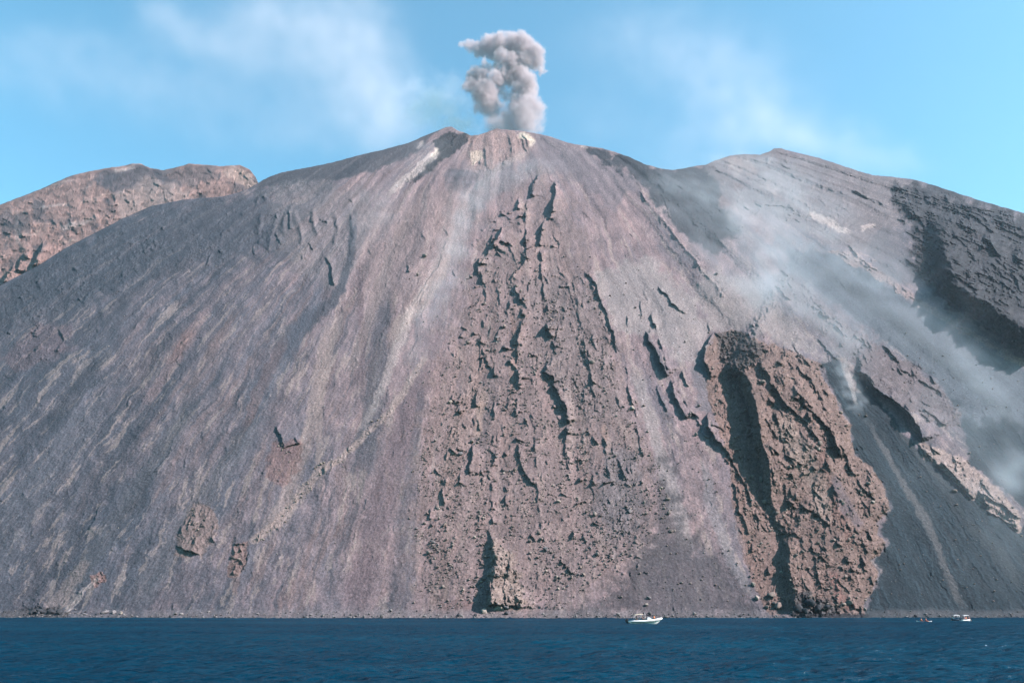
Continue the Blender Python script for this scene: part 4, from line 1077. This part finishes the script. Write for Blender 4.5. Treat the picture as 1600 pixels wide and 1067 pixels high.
b = bmesh.new(); tube_bm(b, [(0.5, 0.0, 0.6), (0.42, 0.0, 1.6), (0.25, 0, 2.45)], [0.035, 0.03, 0.015], 8); bm_obj("mast", b, M["white"], boat)
b = bmesh.new(); box_bm(b, (-1.9, -0.6, 0.35), (-1.25, 0.6, 0.72), 0.05); bm_obj("seat", b, M["whitec"], boat)
b = bmesh.new(); box_bm(b, (-0.5, -0.5, 0.35), (0.1, 0.5, 0.85), 0.05); bm_obj("seat", b, M["whitec"], boat)
b = bmesh.new(); loft_bm(b, [[(-4.05 + 0.55 * (i > 1 and i < 4 or 0) , 0, 0)] * 1 for i in range(0)] or [[(x + dx, y, z) for x, y in ((-4.05, -0.16), (-3.55, -0.2), (-3.4, 0.0), (-3.55, 0.2), (-4.05, 0.16))] for z, dx in ((0.30, 0.08), (0.55, 0), (0.85, 0.0), (1.0, 0.06), (1.06, 0.14))])
ob = bm_obj("outboard_engine", b, M["black"], boat)
b = bmesh.new(); box_bm(b, (-3.75, -0.06, -0.4), (-3.5, 0.06, 0.4), 0.03); bm_obj("drive_leg", b, M["black"], ob)
b = bmesh.new(); box_bm(b, (-3.45, -0.45, 0.2), (-3.05, 0.45, 0.55), 0.04); bm_obj("stern_platform", b, M["white"], boat)
def on(bt, x, y, z): return bt.matrix_world @ Vector((x, y, z)) if False else Vector(bt.location) + Vector((math.cos(bt.rotation_euler.z) * x - math.sin(bt.rotation_euler.z) * y, math.sin(bt.rotation_euler.z) * x + math.cos(bt.rotation_euler.z) * y, z))
person(on(boat, -1.62, -0.3, 0.72), math.radians(-60), "darkc", "person in dark clothes sitting under the tan canopy, nearest the engine")
person(on(boat, -1.55, 0.3, 0.72), math.radians(-100), "red", "person in red sitting under the tan canopy behind the dark-clothed one")
person(on(boat, -0.25, -0.25, 0.86), math.radians(-40), "darkc", "person in dark top on the seat at the front edge of the tan canopy")
person(on(boat, 0.35, 0.25, 0.75), math.radians(-20), "whitec", "person in white standing low behind the motorboat console by the mast")
person(on(boat, 2.35, 0.0, 0.95), math.radians(-30), "orange", "person in orange sitting on the bow of the white motorboat")

# the two small boats by the beach
def skiff(u, v, rz, hull, canopy, label, L=3.0):
    o = empty("skiff", water_point(u, v), rz)
    tag(o, label, "boat")
    bm_obj("hull", hull_bm(-L / 2, L / 2, 1.3, -0.15, 0.38, 0.62, 11), M[hull], o)
    bm_obj("canopy", canopy_bm(-0.75, 0.75, 1.25, 1.42, 1.42, 0.06), M[canopy], o)
    for sx in (-0.7, 0.7):
        for sg in (1, -1):
            b = bmesh.new(); tube_bm(b, [(sx, 0.55 * sg, 0.35), (sx, 0.58 * sg, 1.42)], 0.02, 6); bm_obj("canopy_pole", b, M["steel"], o)
    b = bmesh.new(); box_bm(b, (-L / 2 - 0.28, -0.12, 0.25), (-L / 2 + 0.02, 0.12, 0.78), 0.05); bm_obj("outboard_engine", b, M["black"], o)
    b = bmesh.new(); box_bm(b, (-0.35, -0.5, 0.34), (0.0, 0.5, 0.44), 0.02); bm_obj("bench", b, M["grey"], o)
    return o
s1 = skiff(1495, 969.6, math.radians(172), "navy", "canvas", "small dark-hulled boat with white awning close to the beach")
s2 = skiff(1509.5, 970.0, math.radians(8), "white", "canvas", "small white boat with white awning and bathers, next to the dark-hulled one", 2.9)
person(on(s1, 0.9, 0, 0.45), math.radians(172), "whitec", "person in white at the bow end of the dark-hulled small boat")
person(on(s2, -0.3, -0.1, 0.44), math.radians(-80), "pinkc", "person in pink under the awning of the small white boat")
person(on(s2, 0.25, 0.1, 0.44), math.radians(-60), "orange", "person in orange under the awning of the small white boat")
person(on(s2, 1.0, 0, 0.46), math.radians(-30), "red", "person in red at the bow of the small white boat")

# the kayak
K0 = water_point(1444, 971.6)
ky = empty("kayak", K0, math.radians(-32)); tag(ky, "coral and white kayak with two paddlers near the dark beach", "kayak")
b = bmesh.new(); S_ = []
for i in range(13):
    t = i / 12 * 2 - 1; w = 0.36 * max(0.03, 1 - abs(t) ** 2.3); zt = 0.2 + 0.14 * abs(t) ** 3
    S_.append([(t * 1.75, w * math.cos(a), zt - 0.12 + (0.12 if math.sin(a) > 0 else 0.2) * math.sin(a)) for a in [k * math.pi / 6 for k in range(12)]])
loft_bm(b, S_); kh = bm_obj("hull", b, M["whitec"], ky)
for x in (-0.55, 0.5):
    b = bmesh.new(); box_bm(b, (x - 0.32, -0.22, 0.17), (x - 0.26, 0.22, 0.55), 0.02); bm_obj("seat_back", b, M["coral"], ky)
person(on(ky, -0.55, 0, 0.18), math.radians(-32), "coral" if False else "orange", "rear kayak paddler in an orange vest", legs="red")
person(on(ky, 0.5, 0, 0.18), math.radians(-32), "red", "front kayak paddler in a red vest", legs="orange")
for x, lb in ((-0.05, "paddle held by the rear kayak paddler"), (1.0, "paddle held by the front kayak paddler")):
    pd = on(ky, x - 0.12, 0, 0.42)
    b = bmesh.new(); tube_bm(b, [(0, -0.95, -0.1), (0, 0.95, 0.16)], 0.016, 6)
    for sg in (1, -1): box_bm(b, (-0.06, 0.9 * sg - 0.2 , -0.02 + 0.13 * sg), (0.06, 0.9 * sg + 0.2, 0.01 + 0.13 * sg), 0.008)
    po = bm_obj("paddle", b, M["black"]); po.location = pd; po.rotation_euler = (0, 0, math.radians(-32)); tag(po, lb, "paddle")

# ------------------------------------------------------------------ smoke, dust and haze: real air, filled with ash of varying density
def smoke_mat(name, col, aniso=0.2, absorb=(0.5, 0.45, 0.45), glow=0.0):
    m = bpy.data.materials.new(name); m.use_nodes = True
    nt = m.node_tree; nt.nodes.clear()
    out = nt.nodes.new("ShaderNodeOutputMaterial"); pv = nt.nodes.new("ShaderNodeVolumePrincipled")
    pv.inputs["Color"].default_value = (*col, 1); pv.inputs["Density"].default_value = 0.02      # the lattice stores density x 50
    pv.inputs["Density Attribute"].default_value = "density"; pv.inputs["Anisotropy"].default_value = aniso
    pv.inputs["Absorption Color"].default_value = (*absorb, 1)
    nt.links.new(pv.outputs[0], out.inputs["Volume"])
    return m

def volume_cloud(name, lo, hi, dens, m, label):
    """A volume whose density (per metre) is sampled on a regular lattice between lo and hi."""
    nx_, ny_, nzz = dens.shape
    me = bpy.data.meshes.new(name)
    me.vertices.add(dens.size)
    gx, gy, gz = np.meshgrid(np.linspace(lo[0], hi[0], nx_), np.linspace(lo[1], hi[1], ny_), np.linspace(lo[2], hi[2], nzz), indexing="ij")
    me.vertices.foreach_set("co", np.stack([gx, gy, gz], -1).reshape(-1).astype(np.float32))
    at = me.attributes.new("ash", 'FLOAT', 'POINT'); at.data.foreach_set("value", (50.0 * dens).reshape(-1).astype(np.float32))
    o = link_mesh(name, me, [m])
    ng = bpy.data.node_groups.new(name + "_air", 'GeometryNodeTree')
    ng.interface.new_socket("Geometry", in_out='INPUT', socket_type='NodeSocketGeometry')
    ng.interface.new_socket("Geometry", in_out='OUTPUT', socket_type='NodeSocketGeometry')
    N = ng.nodes; L = ng.links
    gi, go = N.new("NodeGroupInput"), N.new("NodeGroupOutput")
    pos = N.new("GeometryNodeInputPosition"); sep = N.new("ShaderNodeSeparateXYZ"); L.new(pos.outputs[0], sep.inputs[0])
    idx = None
    for ax, n, mul in ((0, nx_, ny_ * nzz), (1, ny_, nzz), (2, nzz, 1)):
        mr = N.new("ShaderNodeMapRange"); mr.inputs[1].default_value = lo[ax]; mr.inputs[2].default_value = hi[ax]; mr.inputs[3].default_value = 0; mr.inputs[4].default_value = n - 1
        L.new(sep.outputs[ax], mr.inputs[0])
        rd = N.new("ShaderNodeMath"); rd.operation = 'ROUND'; L.new(mr.outputs[0], rd.inputs[0])
        # int arithmetic keeps large indices exact
        ti = N.new("FunctionNodeFloatToInt"); L.new(rd.outputs[0], ti.inputs[0])
        im = N.new("FunctionNodeIntegerMath"); im.operation = 'MULTIPLY'; L.new(ti.outputs[0], im.inputs[0]); im.inputs[1].default_value = mul
        if idx is None: idx = im.outputs[0]
        else:
            ad = N.new("FunctionNodeIntegerMath"); ad.operation = 'ADD'; L.new(idx, ad.inputs[0]); L.new(im.outputs[0], ad.inputs[1]); idx = ad.outputs[0]
    na = N.new("GeometryNodeInputNamedAttribute"); na.data_type = 'FLOAT'; na.inputs[0].default_value = "ash"
    sa = N.new("GeometryNodeSampleIndex"); sa.data_type = 'FLOAT'; sa.domain = 'POINT'
    L.new(gi.outputs[0], sa.inputs["Geometry"]); L.new(na.outputs[0], sa.inputs["Value"]); L.new(idx, sa.inputs["Index"])
    vc = N.new("GeometryNodeVolumeCube")
    L.new(sa.outputs[0], vc.inputs["Density"])
    vc.inputs["Min"].default_value = lo; vc.inputs["Max"].default_value = hi
    vc.inputs["Resolution X"].default_value = nx_; vc.inputs["Resolution Y"].default_value = ny_; vc.inputs["Resolution Z"].default_value = nzz
    sm = N.new("GeometryNodeSetMaterial"); sm.inputs["Material"].default_value = m
    L.new(vc.outputs[0], sm.inputs[0]); L.new(sm.outputs[0], go.inputs[0])
    md = o.modifiers.new("air", 'NODES'); md.node_group = ng
    tag(o, label, None, kind="stuff")
    return o

def lattice(lo, hi, step):
    n = [int(round((hi[i] - lo[i]) / step)) + 1 for i in range(3)]
    return np.meshgrid(*[np.linspace(lo[i], hi[i], n[i], dtype=np.float32) for i in range(3)], indexing="ij")

def ray_point(u, v, y):
    X_, e_ = tan_az_el(u, v)
    return Vector((X_ * y, y, CAMH + e_ * y))

# the ash plume: balls of ash swelling out of the crater
YP = float(surface_at(790, 206).y) + 42
BALLS = [(800, 196, 20), (820, 190, 22), (780, 199, 17), (838, 199, 12), (830, 170, 20), (810, 168, 18), (826, 148, 15), (818, 182, 22), (765, 195, 13), (790, 185, 14), (842, 186, 10), (786, 168, 9), (784, 142, 8), (790, 152, 7), (778, 112, 8), (778, 165, 10), (772, 120, 10), (781, 130, 9), (774, 101, 8), (786, 112, 8),
         (803, 112, 16), (815, 120, 15), (792, 124, 13), (824, 128, 13), (808, 138, 12), (830, 138, 10), (800, 150, 8),
         (746, 128, 17), (756, 145, 20), (737, 134, 11), (762, 162, 19), (750, 115, 12), (770, 176, 15), (757, 105, 9), (742, 150, 9), (745, 168, 10), (772, 148, 10), (728, 134, 6), (776, 130, 8),
         (735, 72, 9), (723, 71, 5), (748, 77, 11), (762, 73, 14), (782, 66, 13), (800, 68, 15), (820, 70, 15), (836, 80, 13), (842, 96, 11), (848, 111, 6), (832, 95, 13), (815, 92, 15), (800, 97, 13), (785, 90, 12), (811, 105, 10), (762, 62, 8), (783, 55, 6), (813, 57, 8), (797, 58, 7), (770, 84, 10)]
lo = tuple(ray_point(700, 218, YP) - Vector((0, 55, 6))); hi = tuple(ray_point(872, 36, YP) + Vector((0, 55, 0)))
lo = (lo[0], YP - 52, lo[2]); hi = (hi[0], YP + 52, hi[2])
gx, gy, gz = lattice(lo, hi, 1.45)
w1 = fbm3(gx / 24, gy / 24, gz / 24, 3, 701); w2 = fbm3(gx / 24 + 40, gy / 24, gz / 24, 3, 702)
qx, qz, qy = gx + 9 * w1, gz + 9 * w2, gy + 6 * w1
sd = np.full(gx.shape, 1e9, np.float32)
rng2 = np.random.default_rng(5)
for (bu, bv, br) in BALLS:
    c = ray_point(bu, bv, YP + rng2.uniform(-14, 14)); r = br * 1.24 * YP / F / 0.95
    c += Vector((rng2.uniform(-1, 1), 0, rng2.uniform(-1, 1)))
    dd = np.sqrt((qx - c.x) ** 2 + ((qy - c.y) * 0.8) ** 2 + (qz - c.z) ** 2) - r
    k = 3.0
    hmix = np.clip(0.5 + 0.5 * (sd - dd) / k, 0, 1)
    sd = np.where(sd > 1e8, dd, sd + (dd - sd) * hmix - k * hmix * (1 - hmix))
sd = sd + 8.0 * fbm3(gx / 15, gy / 15, gz / 15, 4, 705, 0.62, billow=True) - 0.5
low = sstep(ray_point(790, 120, YP).z, ray_point(790, 205, YP).z, gz)          # softer near the vent
dens = sstep(0, 1, -sd / (4.5 + 10 * low)) * (0.13 - 0.055 * low) * np.clip(0.9 + 1.3 * fbm3(gx / 7, gy / 7, gz / 7, 3, 709, 0.65), 0.1, 2.5)
rim = np.minimum.reduce([gx - lo[0], hi[0] - gx, gy - lo[1], hi[1] - gy, hi[2] - gz]); dens *= sstep(0, 6, rim)
volume_cloud("ash_plume", lo, hi, dens, smoke_mat("ash_smoke", (0.74, 0.655, 0.655), 0.1, (0, 0, 0)), "dense billowing grey brown ash plume rising from the crater")

# painted patches of thin dust on a coarse pixel raster, given depth in space
def raster(patches, u0, u1, v0, v1):
    uu, vv = np.meshgrid(np.arange(u0, u1, 4.0), np.arange(v0, v1, 4.0)); d = np.zeros_like(uu)
    for (pu, pv, ru, rv_, ang, k) in patches:
        a = math.radians(ang); x_ = (uu - pu) * math.cos(a) + (vv - pv) * math.sin(a); y_ = -(uu - pu) * math.sin(a) + (vv - pv) * math.cos(a)
        d += k * np.exp(-((x_ / ru) ** 2 + (y_ / rv_) ** 2))
    return d
def lookup(d, u0, v0, u, v):
    c = np.clip(np.round((u - u0) / 4.0).astype(np.int32), 0, d.shape[1] - 1); r = np.clip(np.round((v - v0) / 4.0).astype(np.int32), 0, d.shape[0] - 1)
    return d[r, c]

# drifting smoke beyond the summit
def drift(name, patches, box_px, y0, y1, step, seed, m, label, scale=90.0, gain=1.0):
    (ua, ub, va, vb) = box_px
    c = [ray_point(u, v, y) for u in (ua, ub) for v in (va, vb) for y in (y0, y1)]
    lo = (min(p.x for p in c), y0, min(p.z for p in c)); hi = (max(p.x for p in c), y1, max(p.z for p in c))
    gx, gy, gz = lattice(lo, hi, step)
    pu, pv = pixel_of(gx, gy, gz)
    d = raster(patches, ua - 80, ub + 80, va - 80, vb + 80)
    wu = fbm3(gx / scale, gy / scale, gz / scale, 4, seed, 0.6); wv = fbm3(gx / scale + 31, gy / scale, gz / scale, 4, seed + 1, 0.6)
    a = lookup(d, ua - 80, va - 80, pu + 60 * wu, pv + 60 * wv)
    n = fbm3(gx / scale * 1.4, gy / scale * 1.4, gz / scale * 1.4, 5, seed + 2, 0.6)
    a = a * np.clip(0.75 + 1.5 * n, 0, 3) * sstep(0, 0.35, (gy - y0) / (y1 - y0)) * sstep(0, 0.35, (y1 - gy) / (y1 - y0))
    rim = np.minimum.reduce([gx - lo[0], hi[0] - gx, hi[2] - gz, gz - lo[2]]); a *= sstep(0, 140, rim)
    a = np.where(a < 0.004, 0, a) * gain / (0.65 * (y1 - y0))
    return volume_cloud(name, lo, hi, a, m, label)

GASM = smoke_mat("thin_smoke", (0.82, 0.72, 0.71), 0.2); STEAM = smoke_mat("white_steam", (0.98, 0.94, 0.97), 0.1)
drift("drifting_smoke", [(480, 60, 120, 60, 20, .55), (550, 110, 70, 70, 0, .65), (540, 30, 60, 40, 0, .5), (290, 55, 60, 28, 35, .5), (370, 80, 70, 30, 20, .45), (250, 25, 26, 22, 0, .35), (440, 30, 60, 36, 0, .4), (150, 120, 180, 45, 5, .22), (60, 80, 120, 30, -5, .2), (300, 150, 200, 50, 10, .22), (620, 180, 70, 50, 0, .35), (520, 200, 150, 50, 0, .25), (590, 150, 40, 60, 0, .4), (650, 190, 50, 26, 0, .4), (690, 200, 30, 16, 0, .35)],
      (-120, 700, -90, 290), 1180, 1420, 12.0, 801, GASM, "thin pink white smoke drifting across the sky left of the plume", gain=0.62)
drift("drifting_smoke", [(1150, 140, 110, 60, 30, .34), (1200, 190, 90, 45, 25, .36), (1060, 90, 120, 60, 10, .22), (1300, 230, 110, 30, 15, .32), (1120, 220, 120, 40, 0, .3), (1000, 60, 90, 40, 0, .14), (930, 180, 60, 40, 0, .12), (1380, 245, 50, 20, 10, .2)],
      (720, 1620, -90, 320), 1300, 1520, 13.0, 811, GASM, "faint white smoke veil in the sky above the right summit", gain=0.6)
drift("crater_steam", [(700, 180, 34, 26, 0, .55), (722, 196, 12, 10, 0, 2.4), (737, 203, 18, 7, 0, 1.6), (706, 201, 7, 6, 0, 2.0), (670, 160, 40, 30, 0, .4), (700, 145, 26, 22, 0, .35), (650, 175, 40, 30, 0, .3), (708, 202, 5, 5, 0, 1.2)],
      (560, 780, 90, 225), YP + 15, YP + 75, 4.0, 821, STEAM, "white steam puffing from the vent left of the ash plume", scale=28.0, gain=1.7)

# dust sliding down the flank, hugging the ground
SVF = SURF_Y
def surf_y(u, v):
    c = np.clip(np.round(u - us[0]).astype(np.int32), 0, len(us) - 1)
    r = np.round((VB - v) / (VB - vtop[c]) * (NR - 1)).astype(np.int32)
    y = SVF[np.clip(r, 0, NR - 1), c]
    return np.where(r >= NR, y + 3.0 * (r - NR), y)
def dust(name, patches, box_px, thick, step, seed, m, label, scale=45.0, gain=1.0):
    (ua, ub, va, vb) = box_px
    c = [surface_at(u, v) for u in np.linspace(ua, ub, 6) for v in np.linspace(va, vb, 6)]
    lo = (min(p.x for p in c) - 10, min(p.y for p in c) - thick * 1.6, max(4.0, min(p.z for p in c) - 10)); hi = (max(p.x for p in c) + 10, max(p.y for p in c) + 5, max(p.z for p in c) + 10)
    gx, gy, gz = lattice(lo, hi, step)
    pu, pv = pixel_of(gx, gy, gz)
    front = surf_y(pu, pv) - gy
    d = raster(patches, ua - 80, ub + 80, va - 80, vb + 80)
    wu = fbm3(gx / scale, gy / scale, gz / scale, 4, seed, 0.6); wv = fbm3(gx / scale + 31, gy / scale, gz / scale, 4, seed + 1, 0.6)
    a = lookup(d, ua - 80, va - 80, pu + 38 * wu, pv + 38 * wv)
    n = fbm3(gx / scale * 1.6, gy / scale * 1.6, gz / scale * 1.6, 5, seed + 2, 0.62)
    a = a * np.clip(0.7 + 1.7 * n, 0, 3) * (front > -12) * (1 - sstep(0.4 * thick, 1.5 * thick, front))
    a = np.where(a < 0.004, 0, a) * gain / thick
    return volume_cloud(name, lo, hi, a, m, label)
DUST = smoke_mat("slope_dust", (0.92, 0.95, 0.99), -0.25)
dust("slope_dust", [(1060, 300, 50, 30, 20, .35), (1130, 330, 70, 34, 45, .35), (1190, 360, 80, 40, 50, .45), (1200, 430, 30, 36, 10, .6), (1185, 455, 26, 26, 0, .6), (1250, 320, 70, 40, 30, .35), (1210, 280, 60, 36, 20, .3), (1180, 260, 60, 26, 0, .25), (1340, 420, 110, 40, 35, .3), (1450, 500, 110, 44, 35, .28), (1290, 500, 60, 26, 40, .35), (1320, 540, 40, 16, 35, .4), (1110, 400, 60, 30, 50, .25), (1250, 470, 60, 30, 35, .3), (1230, 400, 170, 110, 35, .16)],
     (1000, 1580, 250, 620), 42.0, 6.0, 841, DUST, "pale dust veil sliding down the right side of the volcano", gain=0.7)
dust("slope_dust", [(1520, 570, 40, 26, 30, .55), (1560, 640, 60, 50, 40, .45), (1580, 730, 26, 26, 0, .9), (1600, 740, 22, 18, 0, .6), (1500, 680, 60, 40, 40, .22), (1570, 840, 60, 60, 0, .2), (1450, 640, 40, 30, 40, .2), (1540, 770, 60, 26, 30, .25), (1420, 760, 60, 40, 30, .12)],
     (1380, 1680, 520, 920), 22.0, 4.0, 851, DUST, "grey dust puffs over the dark ash chute by the right edge", scale=26.0, gain=0.5)
dust("slope_dust", [(740, 300, 26, 40, 15, .32), (715, 360, 22, 50, 15, .28), (690, 440, 20, 70, 18, .25), (665, 520, 18, 60, 18, .2), (590, 330, 26, 40, 40, .22), (820, 260, 60, 18, 0, .2), (660, 250, 40, 18, 140, .2)],
     (540, 880, 225, 600), 24.0, 5.0, 861, DUST, "faint rockfall dust hanging over the pale streak below the crater", scale=32.0, gain=0.7)
dust("slope_dust", [(1330, 600, 8, 26, -25, .8), (1318, 570, 10, 14, -25, .4), (1340, 628, 5, 14, -25, .6)],
     (1290, 1370, 545, 665), 9.0, 1.6, 871, DUST, "small pale dust trail of falling rocks on the dark ash", scale=10.0, gain=0.6)

# haze of the sea air round everything
def haze():
    b = bmesh.new(); bmesh.ops.create_cube(b, size=1.0)
    for v in b.verts: v.co = Vector((v.co.x * 9600, v.co.y * 9600 + 0, (v.co.z + 0.5) * 2000 - 8))
    m = bpy.data.materials.new("sea_haze"); m.use_nodes = True; nt = m.node_tree; nt.nodes.clear()
    out = nt.nodes.new("ShaderNodeOutputMaterial"); pv = nt.nodes.new("ShaderNodeVolumePrincipled")
    pv.inputs["Color"].default_value = (0.66, 0.86, 0.99, 1); pv.inputs["Density"].default_value = 0.000055; pv.inputs["Anisotropy"].default_value = 0.3
    nt.links.new(pv.outputs[0], out.inputs["Volume"])
    o = bm_obj("haze", b, m, None, False)
    tag(o, "thin pale sea haze between the camera and the volcano", None, kind="stuff")
haze()
